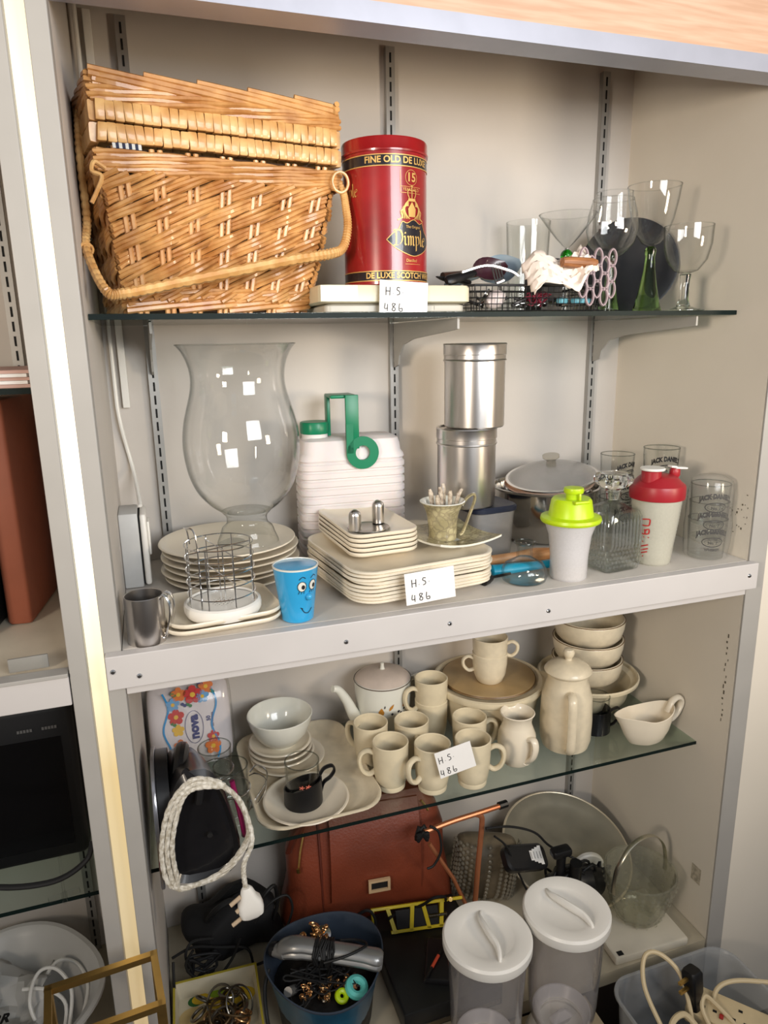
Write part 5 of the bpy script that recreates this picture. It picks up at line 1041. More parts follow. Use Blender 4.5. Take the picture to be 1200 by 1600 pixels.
# cut glass basket on a white tile
o = MB().box((-.085, -.072, 0), (.085, .072, .018), .003).obj('white_box', mat('offwhite_card', (214, 206, 188), .55, var=.04), loc=(.932, .075, ZD), rotz=-.04); tag(o, 'flat off-white box under the cut glass basket', 'box')
o = MB().box((0, 0, 0), (.012, .010, .0007)).obj('black_square_sticker', SLOT, loc=(.853, .010, ZD+.0182), rotz=-.04); tag(o, 'tiny black square at the corner of the flat off-white box', 'sticker')
t = thing('glass_basket', 'pressed glass basket with silver metal handle', 'glass basket', (.952, .084, ZD+.0185)); hb = .115
GB = thin('pressed_glass', (.93, .93, .88), (.42, .42, .36), rough=.04, diff=.10, dcol=(.75, .73, .62))
rfn = lambda a, z: 1+.018*cos(14*a)*(1 if z < .09 else .2)
cup = [(.034, 0), (.040, .003), (.050, .018), (.061, .05), (.069, .085), (.0735, hb)]
MB().lathe([(.0001, 0)]+cup+[(r-.004, z+(0.001 if z == hb else .003)) for r, z in cup[::-1]]+[(.0001, .006)], 70, rf=rfn).obj('bowl', GB, t)
m = MB()
for k in range(14):
    a = 2*pi*k/14
    for j in range(3):
        for i in (-1, 1):
            z = .074+j*.012; R0_ = .0665+.0035*j; aa = a+i*.085; s0 = len(m.v)
            m.add([(R0_*cos(aa-.07), R0_*sin(aa-.07), z), (R0_*cos(aa), R0_*sin(aa), z-.006), (R0_*cos(aa+.07), R0_*sin(aa+.07), z), (R0_*cos(aa), R0_*sin(aa), z+.006), ((R0_+.003)*cos(aa), (R0_+.003)*sin(aa), z)], [(0, 1, 4), (1, 2, 4), (2, 3, 4), (3, 0, 4)])
    for j in range(4):
        z = .012+j*.014; R0_ = .047+.0048*j; s0 = len(m.v)
        m.add([(R0_*cos(a-.12), R0_*sin(a-.12), z), (R0_*cos(a), R0_*sin(a), z-.007), (R0_*cos(a+.12), R0_*sin(a+.12), z), (R0_*cos(a), R0_*sin(a), z+.007), ((R0_+.0045)*cos(a), (R0_+.0045)*sin(a), z+.001)], [(0, 1, 4), (1, 2, 4), (2, 3, 4), (3, 0, 4)])
m.obj('pressed_pattern', GB, t, smooth=False)
MB().lathe([(.0715+.0022*cos(a), hb+.0022*sin(a)) for a in [i*pi/4 for i in range(9)]], 64, cap0=False, cap1=False, rf=lambda a, z: 1+.01*cos(28*a)).obj('scalloped_rim', G_SM, t)
m = MB(); m.tube(cat([(-.074, 0, .085), (-.074, 0, .11), (-.064, 0, .150), (-.036, 0, .182), (0, 0, .192), (.036, 0, .182), (.064, 0, .150), (.074, 0, .11), (.074, 0, .085)], 6), .0016, 8, flat=3.4, upv=None); m.xf(Matrix.Rotation(.15, 4, 'Z')); m.obj('metal_handle', mat('bright_handle', (205, 200, 180), .25, metal=.9), t)
# brown handbag
t = thing('handbag', 'brown leather handbag with front flap and gold clasp', 'handbag', (.425, .325, ZD), rotz=-.10)
sect = [(.175, .060, .002), (.184, .067, .018), (.186, .066, .06), (.180, .060, .12), (.168, .048, .18), (.150, .032, .23), (.132, .018, .262), (.120, .012, .272)]
m = MB(); m.rr(sect, .055, 8); m.mapv(lambda x, y, z: (x*1.0+.008*sin(z*30+x*9), y+.006*sin(x*26+z*22)*(1-z/.3), z+.012*sin(x*7+1))); m.obj('body', LEATHER, t)
def fy(z):
    for (a, b, c), (d, e, f_) in zip(sect, sect[1:]):
        if c <= z <= f_: return b+(e-b)*(z-c)/(f_-c)
    return sect[-1][1]
m = MB(); nx, nz_ = 10, 12; vs = []
for lay in (0, 1):
    for j in range(nz_+1):
        z = .272-.185*j/nz_
        for i in range(nx+1):
            x = -.088+.192*i/nx; sk = .006*(1-j/nz_); vs.append((x+sk, -fy(max(z, .01))-.006-(.0045 if lay else 0)-.006*sin(pi*j/nz_)-.006*sin(x*26+z*22)*(0), z))
q = (nx+1)*(nz_+1); fs = []
for j in range(nz_):
    for i in range(nx): a = j*(nx+1)+i; fs += [(a, a+1, a+nx+2, a+nx+1), (q+a, q+a+nx+1, q+a+nx+2, q+a+1)]
ed = [i for i in range(nx+1)]+[j*(nx+1)+nx for j in range(1, nz_+1)]+[nz_*(nx+1)+i for i in range(nx-1, -1, -1)]+[j*(nx+1) for j in range(nz_-1, 0, -1)]
for a, b in zip(ed, ed[1:]+ed[:1]): fs.append((a, b, q+b, q+a))
m.add(vs, fs).obj('front_flap', LEATHER, t)
m = MB(); yz = -fy(.11)-.0135; m.tube([(-.105+.004*0, -fy(z)-.003, z) for z in (.03, .09, .15, .2, .25)], .0025, 6); m.obj('seam', LEATHD, t)
def frame_rect(m, cx, cz, hw, hh, w_, y0, y1):
    m.box((cx-hw, y0, cz-hh), (cx+hw, y1, cz-hh+w_)); m.box((cx-hw, y0, cz+hh-w_), (cx+hw, y1, cz+hh)); m.box((cx-hw, y0, cz-hh+w_), (cx-hw+w_, y1, cz+hh-w_)); m.box((cx+hw-w_, y0, cz-hh+w_), (cx+hw, y1, cz+hh-w_))
CL = mat('pale_gold', (232, 200, 158), .35, metal=.3)
m = MB(); frame_rect(m, .012, .118, .023, .0145, .0055, yz-.010, yz-.004); c_ = m.obj('gold_clasp', CL, t, smooth=False); MB().box((-.005, yz-.0065, .1095), (.029, yz-.0045, .1265)).obj('clasp_slot', SLOT, c_, smooth=False)
m = MB(); m.tube([(-.150, -.052, .17), (-.145, -.045, .20), (-.135, -.034, .235)], .0022, 6, flat=.6); m.tube([(-.151, -.056, .160), (-.152, -.058, .172)], .004, 6, flat=.5); m.obj('left_zip', BRASS, t)
m = MB(); m.tube([(.118, -.026, .262), (.126, -.028, .250), (.132, -.030, .238)], .0028, 6); m.obj('right_zip_pull', BRASS, t)
MB().tube(cat([(-.06, .012, .262), (-.05, .018, .287), (.02, .022, .300), (.09, .018, .290), (.11, .012, .262)], 6), .0065, 8).obj('top_handle', LEATHER, t)
MB().tube(cat([(-.170, -.03, .19), (-.155, -.04, .235), (-.11, -.03, .272), (-.05, -.02, .285)], 6), .005, 8, flat=.5).obj('side_strap', LEATHD, t)
cable('black_cable', 'black cable arching in front of the handbag flap', [(.25, .235, .345), (.29, .225, .38), (.35, .2, .405), (.385, .19, .425), (.400, .185, .405), (.398, .18, .375)], .0030)
# dark flat player, level, pouch, pen
t = thing('disc_player', 'flat black electronic player under the yellow level', 'player', (.492, .125, ZD))
MB().box((-.095, -.120, .004), (.100, .115, .052), .003).obj('case', mat('player_black', (30, 31, 32), .35, var=.08), t); MB().box((-.090, -.1215, .010), (.094, -.1202, .020)).obj('front_slot', DSTEEL, t, smooth=False)
for sx, sy in ((-1, -1), (1, -1), (1, 1), (-1, 1)): MB().lathe([(.0001, 0), (.010, 0), (.010, .005), (.0001, .005)], 16, c=(sx*.07, sy*.09, 0)).obj('foot', RUB, t)
zp = ZD+.0522
YEL = mat('yellow_paint', (218, 196, 26), .35, var=.04)
t = thing('spirit_level', 'yellow spirit level with rounded cut-outs beside the handbag', 'spirit level', (.490, .168, zp+.002), rot=(radians(-38), 0, -.16))
m = MB(); L_ = .096
m.box((-L_, -.002, .044), (L_, .014, .050), .001); m.box((-L_*.62, -.002, 0), (L_*.55, .014, .006), .001)
for x0, x1 in ((-L_, -L_+.006),): m.box((x0, -.002, .020), (x1, .014, .046), .001)
for xa, xb in ((-.050, -.062), (-.018, -.010), (.020, .012), (.044, .052)): m.loft([[(xa-.004, -.002, 0), (xa+.004, -.002, 0), (xa+.004, .014, 0), (xa-.004, .014, 0)], [(xb-.004, -.002, .046), (xb+.004, -.002, .046), (xb+.004, .014, .046), (xb-.004, .014, .046)]])
m.obj('yellow_frame', YEL, t, smooth=False); MB().box((-.046, .002, .006), (.042, .010, .040)).obj('dark_core', RUB, t, smooth=False)
m = MB(); [m.lathe([(.0032, i*.0028), (.0042, i*.0028+.0014), (.0032, i*.0028+.0028)], 10, cap0=False, cap1=False) for i in range(14)]; m.xf(Matrix.Translation((.02, .0, .022)) @ Matrix.Rotation(pi/2, 4, 'Y')); m.obj('spring_screw', DSTEEL, t)
m = MB(); m.lathe([(.0001, 0), (.0045, 0), (.0045, .003), (.0001, .003)], 14); m.xf(Matrix.Translation((.07, -.002, .047)) @ Matrix.Rotation(pi/2, 4, 'X')); m.obj('rivet', BRASS, t)
o = MB().box((-.036, -.048, 0), (.036, .048, .014), .004).obj('black_pouch', SATINB, loc=(.505, .080, zp), rotz=-.45); tag(o, 'black flat case lying on the player beside the left dispenser', 'case')
t = thing('pen', 'dark pen with orange red band on the black case', 'pen', (.480, .070, zp+.020), rotz=.75); MB().tube([(-.045, 0, 0), (-.01, 0, 0)], .0028, 8).obj('dark_barrel', BLACK, t); MB().tube([(-.01, 0, 0), (.020, 0, 0)], .0031, 8).obj('orange_band', mat('orange_red', (232, 92, 62), .4), t); MB().tube([(.020, 0, 0), (.040, 0, 0)], [.0028, .0015], 8).obj('dark_tip', BLACK, t)
cable('black_cable', 'black cable curling over the yellow level toward the left dispenser', [(.555, .19, .395), (.545, .17, .425), (.52, .17, .43), (.50, .19, .40), (.47, .21, .385), (.43, .19, .39)], .0030)
# teal bucket with straightener and trinkets
TEAL = mat('teal_plastic', (24, 88, 116), .32, col2=(18, 70, 96), var=.06, coat=.3); NAVY = mat('dark_slate_plastic', (56, 66, 80), .4, var=.06)
zr = .136; BKX, BKY = .277, .092
tri = lambda a, z: 1+.055*cos(3*(a-.5))
t = thing('teal_bucket', 'teal plastic bucket with slate inside, full of trinkets', 'bucket', (BKX, BKY, ZD))
MB().lathe([(.0001, 0), (.072, 0), (.078, .004), (.104, zr-.006), (.1075, zr-.003)], 64, rf=tri, cap1=False).obj('shell', TEAL, t)
MB().lathe([(.1075, zr-.003), (.108, zr), (.1055, zr+.001), (.1030, zr-.004), (.076, .006), (.0001, .005)], 64, rf=tri, cap0=False).obj('inside', NAVY, t)
MB().lathe([(.0001, .006), (.084, .006), (.092, .085), (.075, .098), (.04, .102), (.0001, .104)], 30, rf=tri).obj('trinket_heap', mat('dark_trinkets', (40, 36, 32), .5, col2=(16, 14, 14), bump=.8, scale=60), t)
m = MB(); m.tube(cat([(-.100, .02, .125), (-.112, 0, .105), (-.115, -.035, .08), (-.11, -.05, .04)], 6), .0035, 8); m.obj('side_cord', RUB, t)
bx, by = BKX, BKY; BRZ_ = mat('old_bronze', (120, 100, 72), .3, metal=.85, var=.2)
t = thing('hair_straightener', 'silver hair straightener wrapped in black cord across the bucket', 'hair straightener', (bx-.0, by-.012, ZD+.146), rot=(0, radians(2), radians(-24)))
SIL = mat('silver_plastic', (160, 160, 158), .3, metal=.6, var=.05)
for s in (0, 1): m = MB(); m.tube(cat([(-.090, .004, .0+.003*s), (-.06, .0, .010+.013*s), (0, 0, .008+.012*s), (.06, 0, .004+.012*s), (.100, 0, .0+.010*s)], 6), [.006, .009, .011, .012, .012, .012, .012, .012, .011, .011, .011, .011, .011, .011, .011, .011, .011, .011, .011, .011, .0115, .012, .012, .011, .008], 12, flat=1.5); m.obj('arm', SIL, t)
m = MB(); m.tube([(-.074, -.002, .010), (-.098, .004, .002)], [.014, .010], 14, flat=1.2); m.obj('hinge', SIL, t); MB().tube([(-.092, .004, .004), (-.101, .006, .001)], .0125, 14, flat=1.1).obj('hinge_band', BLACK, t)
m = MB(); P_ = [(.000+.022*math.floor(a/6.28)*.18-.02+random.uniform(-.003, .003), .022*cos(a), .012+.022*sin(a)) for a in [i*.7 for i in range(80)]]; m.tube(P_, .0024, 7); m.tube(cat([(.02, .02, .02), (.05, .03, .014), (.07, .01, .026), (.04, -.02, .03), (.0, -.03, .02)], 5), .0024, 7); m.obj('wrapped_cord', RUB, t)
GLD = mat('gold_jewellery', (222, 172, 118), .22, metal=.9)
def ringt(name, lab, loc, R_, r, m, rot=(0, 0, 0), c='ring', grp=None, parent=None):
    o = MB().tube([(R_*cos(a), R_*sin(a), 0) for a in [2*pi*i/24 for i in range(24)]], r, 8, closed=True).obj(name, m, loc=loc); o.rotation_euler = rot; return tag(o, lab, c, grp)
for i, (lab, r_, z_) in enumerate((('tangled black cord over the trinkets in the bucket', .0022, .112), ('second tangled dark cord in the bucket', .0018, .118), ('thin dark wire looped over the bucket trinkets', .0014, .120))):
    cable('tangled_cord', lab, [(bx-.01+random.uniform(-.062, .055), by-.025+random.uniform(-.045, .045), ZD+z_+random.uniform(-.004, .012)) for _ in range(16)], r_, RUB, 5)
for i in range(22):
    a = random.uniform(0, 6.28); q_ = random.uniform(.015, .068); o = MB().lathe([(max(.006*sin(b), .0001), -.005*cos(b)) for b in [k*pi/6 for k in range(7)]], 10).obj('bead', (GLD, DSTEEL, BRZ_, BLACK)[i % 4], loc=(bx-.006+q_*cos(a), by-.018+q_*sin(a)*.75, ZD+.108+random.uniform(0, .006)))
    tag(o, ('gold', 'grey metal', 'bronze', 'black')[i % 4]+' bead among the trinkets in the bucket', 'bead', ('gold', 'grey metal', 'bronze', 'black')[i % 4]+' beads in the bucket')
ringt('turquoise_ring', 'turquoise plastic ring lying at the front of the bucket', (bx+.040, by-.062, ZD+.118), .014, .0075, mat('mint_plastic', (104, 206, 196), .4), (.3, .2, 0))
ringt('lime_ring', 'lime green trinket at the front of the bucket', (bx+.012, by-.066, ZD+.114), .008, .005, LIME, (.5, 0, .3))
o = MB().tube([(0, 0, 0), (.02, -.01, .004)], .008, 8).obj('tan_trinket', mat('tan_trinket', (196, 132, 92), .5), loc=(bx+.022, by-.044, ZD+.112)); tag(o, 'tan coloured trinket beside the turquoise ring', 'trinket')
m = MB(); random.seed(33)
for i in range(16):
    cx_, cy_, cz_ = random.gauss(0, .007), random.gauss(0, .006), random.gauss(0, .003); R0_ = random.uniform(.0025, .005); mm = Matrix.Translation((cx_, cy_, cz_)) @ Matrix.Rotation(random.uniform(0, 3), 4, 'X') @ Matrix.Rotation(random.uniform(0, 3), 4, 'Y'); s0 = len(m.v)
    m.tube([(R0_*cos(a), R0_*sin(a), 0) for a in [2*pi*k/10 for k in range(10)]], .0008, 5, closed=True); m.xf(mm, s0)
    if i % 2: m.lathe([(max(.0022*sin(a), .0001), -.0022*cos(a)) for a in [k*pi/6 for k in range(7)]], 8, c=(cx_*1.2, cy_*1.2, cz_+.002))
for i, (x, y, z, s_, lab) in enumerate(((-.008, .030, .145, 2.2, 'large gold twisted earring at the back of the bucket'), (-.045, -.040, .112, 1.3, 'gold chain cluster at the left front of the bucket'), (-.020, -.052, .112, 1.3, 'gold chain cluster in the middle front of the bucket'), (-.002, -.040, .112, 1.2, 'gold chain cluster under the straightener'))):
    o = MB(); o.v, o.f, o.mi = list(m.v), list(m.f), list(m.mi); ob = o.obj('gold_jewellery', GLD, loc=(bx+x, by+y, ZD+z)); ob.scale = (s_, s_, s_); ob.rotation_euler = (.4*i+.9, .5, i); tag(ob, lab, 'jewellery', 'gold jewellery in the bucket')
o = MB().lathe([(.0001, 0), (.016, 0), (.018, .004), (.018, .020), (.015, .026), (.0001, .028)], 28).obj('silver_cap', CHROME, loc=(bx+.008, by+.065, ZD+.112)); o.rotation_euler = (.5, 0, 0); tag(o, 'shiny silver cap at the back wall of the bucket', 'cap')
o = MB().tube([(0, 0, 0), (-.015, -.02, .02)], .008, 10).obj('grey_tube', SIL, loc=(bx-.062, by-.02, ZD+.108)); tag(o, 'grey tube end at the left inside of the bucket', 'tube')
# dispensers on a carton
o = MB().box((.415, -.158, Z0), (.765, -.006, Z4-.0265), .002).obj('carton', mat('beige_carton', (196, 178, 146), .7, var=.05)); tag(o, 'beige carton in front of the shelf carrying the two dispensers', 'box')
zd0 = Z4-.026
def dispenser(lab, loc, H, Rl, rz, tilt=(0, 0)):
    t = thing('cereal_dispenser', lab, 'dispenser', loc, rot=(tilt[0], tilt[1], rz), group='clear plastic dispensers with white lids')
    b = [(.036, .055), (.040, .060), (.054, .085), (.059, .12), (.061, .17), (.0655, H-.035), (.0685, H-.016)]
    B_ = [(v[0], v[1]) for v in cat([(r, z, 0) for r, z in b], 4)]
    MB().lathe(B_+[(r-.0016, z) for r, z in B_[::-1]], 56, cap0=False, cap1=False).obj('container', G_CLR, t)
    MB().lathe([(.0001, 0), (.064, 0), (.066, .003), (.062, .030), (.050, .060), (.044, .075), (.040, .075), (.040, .06), (.0001, .058)], 48).obj('stand', WPLAST, t)
    MB().lathe([(.039, .066), (.046, .075), (.050, .084), (.0505, .09), (.048, .09), (.036, .075)], 48, cap0=False, cap1=False).obj('collar', G_FROST, t)
    MB().rr([(.018, .006, .060), (.022, .009, .072), (.006, .003, .086)], .006, 4).obj('paddle', G_FROST, t)
    l_ = MB().lathe([(.0690, H-.020), (Rl-.001, H-.020), (Rl, H-.017), (Rl, H-.004), (Rl-.003, H), (Rl-.009, H+.0005), (Rl-.020, H-.0015), (.045, H-.0030), (.043, H-.0042), (.0001, H-.0042)], 72).obj('lid', WPLAST, t)
    P_ = cat([(-.006+.002, .050, H-.003), (-.008, .035, H+.001), (-.004, .015, H+.004), (.004, -.008, H+.0045), (.012, -.028, H+.003), (.013, -.046, H+.0), (.012, -.052, H-.003)], 5); n_ = len(P_)
    m = MB(); m.tube(P_, [.002+.0055*sin(pi*min(1, max(0, i/(n_-1))))**.7 for i in range(n_)], 10, flat=.7, upv=(0, 0, 1)); m.obj('wave_grip', WPLAST, l_)
dispenser('left clear plastic dispenser with white wave handled lid', (.511, -.083, zd0), .298, .0735, -.32)
dispenser('right clear plastic dispenser with white wave handled lid', (.660, -.083, zd0), .304, .0735, .10)
# left corner: fruit tray with jewellery, cables, dark bag
t = thing('fruit_tray', 'square tray printed with colourful fruit holding bangles', 'tray', (.083, .138, ZD), rotz=-.04)
PR = mat('tray_cream', (226, 216, 190), .45); m = MB(); m.rr([(.074, .078, 0), (.078, .083, .034), (.078, .083, .038), (.0745, .0795, .038), (.070, .074, .006), (.001, .001, .006)], .006, 3); m.obj('tray', PR, t)
m = MB(); frame_rect(m, 0, 0, .0785, .0835, .004, 0, .0012); m.mapv(lambda x, y, z: (x, z, .038+y)); m.obj('yellow_edge', mat('olive_yellow', (196, 178, 60), .5), t, smooth=False)
for nme, cc, pts in (('yellow_fruit_print', (226, 190, 40), [(.015, .042, .036), (-.030, .064, .014), (.045, .050, .022)]), ('red_fruit_print', (176, 28, 40), [(.054, .050, .017), (-.045, -.02, .018)]), ('green_leaf_print', (44, 108, 48), [(-.040, .062, .014), (-.065, -.045, .012), (.03, .070, .010)]), ('cream_fruit_print', (226, 200, 140), [(-.045, .030, .026), (-.018, .022, .020)]), ('lime_leaf_print', (152, 190, 40), [(-.060, -.02, .012), (.0, .068, .012)])):
    m = MB(); 
    for i, (x, y, r) in enumerate(pts): m.add([(x+r*cos(a)*(1.2 if i else 1), y+r*.8*sin(a), .0063+.0002*i+.0001*len(nme)/10) for a in [2*pi*k/20 for k in range(20)]], [tuple(range(20))])
    m.obj(nme, mat(nme, cc, .5), t, smooth=False)
BRZ = mat('old_bronze', (120, 100, 72), .3, metal=.85, var=.2); 
for i in range(26):
    R0_ = random.uniform(.014, .030); x, y = .087+random.uniform(-.040, .042), .128+random.uniform(-.050, .045)
    gold = i % 5 == 0
    ringt('bangle', 'gold bangle among the trinkets in the fruit tray' if gold else 'dull metal bangle in the heap on the fruit tray', (x, y, ZD+.022+i*.0012), R0_ if not gold else .014, .0016+random.uniform(0, .0016), GLD if gold else (BRZ if i % 2 else DSTEEL), (random.uniform(-.7, .7), random.uniform(-.7, .7), 0), 'bangle', 'gold bangles in the fruit tray' if gold else 'dull bangles in the fruit tray')
m = MB(); m.lathe([(.0001, .007), (.045, .007), (.040, .020), (.020, .030), (.0001, .032)], 24, rf=lambda a, z: 1+.12*sin(3*a)); o = m.obj('trinket_pile', mat('trinket_mix', (92, 82, 70), .4, col2=(40, 30, 26), metal=.5, scale=90, bump=1, bscale=120), loc=(.087, .115, ZD)); o['kind'] = 'stuff'; tag(o, 'heap of small dark trinkets in the fruit tray', 'trinkets')
t = thing('black_bag', 'black fabric bag slumped in the back left corner behind the tray', 'bag', (.132, .318, ZD)); m = puff(MB(), .090, .052, .058, (0, 0, .058), 12, .6); m.mapv(lambda x, y, z: (x+.012*sin(z*60), y+.01*sin(x*50), z+.014*sin(x*40+1)*(z/.1))); m.obj('body', mat('black_fabric', (19, 19, 21), .8, bump=.4), t)
MB().tube(cat([(.04, -.04, .09), (.06, -.05, .14), (.085, -.04, .150), (.09, -.03, .10), (.08, -.03, .06)], 6), .004, 8).obj('strap', RUB, t); MB().tube(cat([(-.05, -.03, .10), (-.03, -.045, .135), (.0, -.04, .140), (.03, -.04, .11)], 6), .006, 8).obj('handle', RUB, t)
for i, (lab, pts) in enumerate((('black cable looping down the left corner of the bottom shelf', [(.012, .235, .385), (.010, .215, .35), (.012, .225, .318), (.035, .228, .314), (.045, .235, .345), (.035, .240, .385), (.05, .250, .405), (.09, .25, .40)]), ('second black cable looping beside the fruit tray', [(.05, .235, .40), (.034, .230, .375), (.05, .226, .345), (.09, .225, .335), (.12, .230, .36), (.14, .235, .40)]), ('thin black cable behind the fruit tray', [(.01, .25, .38), (.05, .25, .392), (.10, .24, .385), (.15, .235, .37), (.16, .23, .33)]), ('black cable hanging behind the white plug', [(.17, .24, .42), (.20, .24, .455), (.235, .245, .46), (.245, .24, .43), (.23, .235, .39)]), ('black cable lying along the rear of the fruit tray', [(.05, .232, .33), (.10, .23, .325), (.15, .228, .33), (.20, .22, .35), (.22, .22, .40)]))):
    cable('black_cable', lab, pts, .0026)
for lab, n_, c_, s_ in (('heap of black cables on the platter beside the hair dryer', 26, (.905, .155, .392), (.035, .012, .020)), ('black cable knot at the foot of the black holder', 22, (.815, .190, .375), (.03, .02, .022)), ('black cables jumbled behind the fruit tray', 22, (.065, .245, .35), (.035, .006, .030))):
    cable('black_cable', lab, [(c_[0]+random.uniform(-1, 1)*s_[0], c_[1]+random.uniform(-1, 1)*s_[1], c_[2]+random.uniform(-1, 1)*s_[2]) for _ in range(n_)], .0028, RUB, 5)
# clear tub with leads
t = thing('storage_tub', 'translucent plastic storage tub full of cables at the lower right', 'tub', (.925, -.168, Z0+.0005))
m = MB(); hw, hd, h = .138, .130, .276
m.rr([(hw*.84, hd*.84, 0), (hw*.86, hd*.86, .003), (hw*.97, hd*.97, h-.01), (hw, hd, h-.008), (hw*1.015, hd*1.015, h-.004), (hw*1.01, hd*1.01, h), (hw*.975, hd*.975, h-.001), (hw*.955, hd*.955, h-.02), (hw*.84, hd*.84, .006), (.001, .001, .005)], .045, 8); m.obj('tub', G_TUB, t)
CC = mat('cream_cable', (222, 202, 162), .45, var=.04)
cable('cream_cable', 'cream cable arching high out of the storage tub', [(.86, -.17, .26), (.850, -.12, .30), (.845, -.075, .345), (.862, -.05, .382), (.890, -.055, .385), (.915, -.085, .36), (.915, -.12, .31), (.90, -.15, .27)], .0042, CC, 8)
cable('cream_cable', 'cream cable lead crossing the rim of the tub to the right', [(.965, -.12, .30), (.985, -.11, .325), (1.02, -.115, .335), (1.08, -.14, .335), (1.16, -.17, .325)], .0042, CC, 8)
cable('cream_cable', 'thick cream cable loop at the left inside of the tub', [(.835, -.20, .25), (.84, -.16, .29), (.865, -.13, .31), (.895, -.125, .315), (.91, -.14, .30)], .0055, CC, 8)
cable('cream_cable', 'small cream cable coil low in the tub', [(.86+.028*cos(a), -.19+.028*sin(a), .255+.003*a) for a in [i*.6 for i in range(26)]], .0042, CC, 3)
cable('cream_cable', 'cream cable loop beside the extension block', [(.945, -.17, .27), (.935, -.13, .31), (.95, -.115, .325), (.965, -.13, .315), (.985, -.17, .29), (.99, -.2, .26)], .0042, CC, 6)
t = thing('black_plug', 'black mains plug standing up out of the tub with brass pins', 'plug', (.930, -.105, .345), rot=(radians(-10), 0, .2))
m = MB(); m.rr([(.008, .009, -.046), (.011, .011, -.020), (.014, .014, -.008), (.0145, .015, .028), (.012, .012, .034)], .005, 4); m.obj('body', BLACK, t)
for z in (.004, .022): m = MB().box((-.036, -.003, z-.003), (-.014, .003, z+.002)); m.obj('pin', BRASS, t, smooth=False)
cable('black_lead', 'black lead hanging from the black plug into the tub', [(.930, -.105, .30), (.925, -.115, .275), (.910, -.15, .29), (.905, -.17, .26), (.92, -.2, .23)], .0038, RUB, 7)
t = thing('extension_block', 'cream multi socket extension block lying in the tub', 'extension block', (1.005, -.160, .285), rot=(radians(14), radians(4), radians(-47)))
m = MB().box((-.10, -.030, -.020), (.10, .030, .016), .005); m.obj('housing', mat('aged_ivory', (220, 200, 158), .42, var=.06, scale=25), t)
for k in range(3):
    x0 = -.062+.052*k; m = MB()
    for dx, dy in ((0, .014), (-.010, -.006), (.010, -.006)): m.box((x0+dx-.0035, dy-.0022-.002, .0158), (x0+dx+.0035, dy+.0022-.002, .0166))
    so = m.obj('socket', SLOT, t, smooth=False); MB().box((x0+.018, -.018, .016), (x0+.025, -.010, .021), .001).obj('red_switch', mat('red_switch', (176, 40, 34), .4), so)
m = MB(); [m.tube([(.90+.02*i, -.20+.01*(i % 3), .20), (.92+.015*i, -.17, .255+.01*sin(i)), (.95+.01*i, -.14, .22)], .006, 6) for i in range(7)]; o = m.obj('dark_leads', RUB); tag(o, 'dark bundle of leads deep inside the tub', 'cables'); o['kind'] = 'stuff'
m = MB(); m.box((.845, -.25, .075), (1.005, -.09, .20), .02); o = m.obj('tub_contents', mat('tub_dark_stuff', (62, 58, 50), .7, col2=(28, 34, 26), scale=25), smooth=True); tag(o, 'dark layer of odds and ends at the bottom of the tub', 'odds and ends')
# ------------------------------------------------------------------ left cabinet
m = MB(); t = None
PK = mat('pinkish_paper', (206, 172, 160), .7, col2=(176, 140, 130), scale=4)
for k in range(5):
    o = MB().box((-.30, 0, 0), (0, .21, .0042)).obj('paper_sheaf', PAPER if k in (1, 3) else PK, loc=(-.078-.004*(k % 2), .088+.003*(k % 3), 1.4772+k*.0045), smooth=False); tag(o, ['lowest paper sheaf', 'second paper sheaf', 'middle pinkish paper sheaf', 'fourth white paper sheaf', 'topmost pinkish paper sheaf'][k]+' on the left cabinet glass shelf', 'papers', 'paper sheaves on the left glass shelf')
TER = mat('terracotta_card', (150, 84, 60), .6, var=.06, bump=.2)
t = thing('lever_file', 'terracotta lever arch file on the ledge of the left cabinet', 'file', (-.158, .205, 1.1105), rotz=-.12); MB().box((-.014, 0, 0), (.022, .17, .345), .006).obj('cover', TER, t); MB().box((-.008, .004, .003), (.016, .1715, .343)).obj('pages', PAPER, t, smooth=False)
t = thing('lever_file', 'black lever arch file left of the terracotta one', 'file', (-.214, .165, 1.1105), rotz=-.12); MB().box((-.020, 0, 0), (.026, .20, .325), .006).obj('cover', BLACK, t); MB().box((-.014, .004, .003), (.020, .2015, .323)).obj('pages', PAPER, t, smooth=False)
o = MB().box((-.024, -.002, 0), (.024, .002, .019), .001).obj('grey_card', mat('grey_card', (140, 138, 132), .6), loc=(-.117, .022, 1.1135), rotz=.05); tag(o, 'small grey plate standing on the sliding track of the left ledge', 'plate')
t = thing('microwave', 'black boxy appliance on the low glass shelf of the left cabinet', 'appliance', (-.27, .24, .7063)); MB().box((-.22, -.07, .004), (.175, .12, .278), .010).obj('case', mat('appliance_black', (17, 17, 19), .4, var=.1), t); MB().box((-.20, -.0715, .03), (.155, -.0702, .225)).obj('door_panel', mat('door_black', (12, 12, 13), .2), t, smooth=False)
m = MB(); [m.box((x0+.0045*q, -.0719, .2405), (x0+.0045*q+.0034, -.0716, .2455)) for x0 in (.095, .130) for q in range(5)]; m.obj('panel_marks', mat('faded_grey_ink', (92, 92, 92), .6), t, smooth=False)
for sx in (-1, 1): MB().lathe([(.0001, 0), (.01, 0), (.01, .005), (.0001, .005)], 14, c=(-.02+sx*.16, 0, 0)).obj('foot', RUB, t)
cable('black_cable', 'black cable drooping across the left cabinet under the black appliance', [(-.26, .06, .80), (-.20, .05, .774), (-.13, .045, .768), (-.085, .045, .79), (-.075, .06, .81)], .0042)
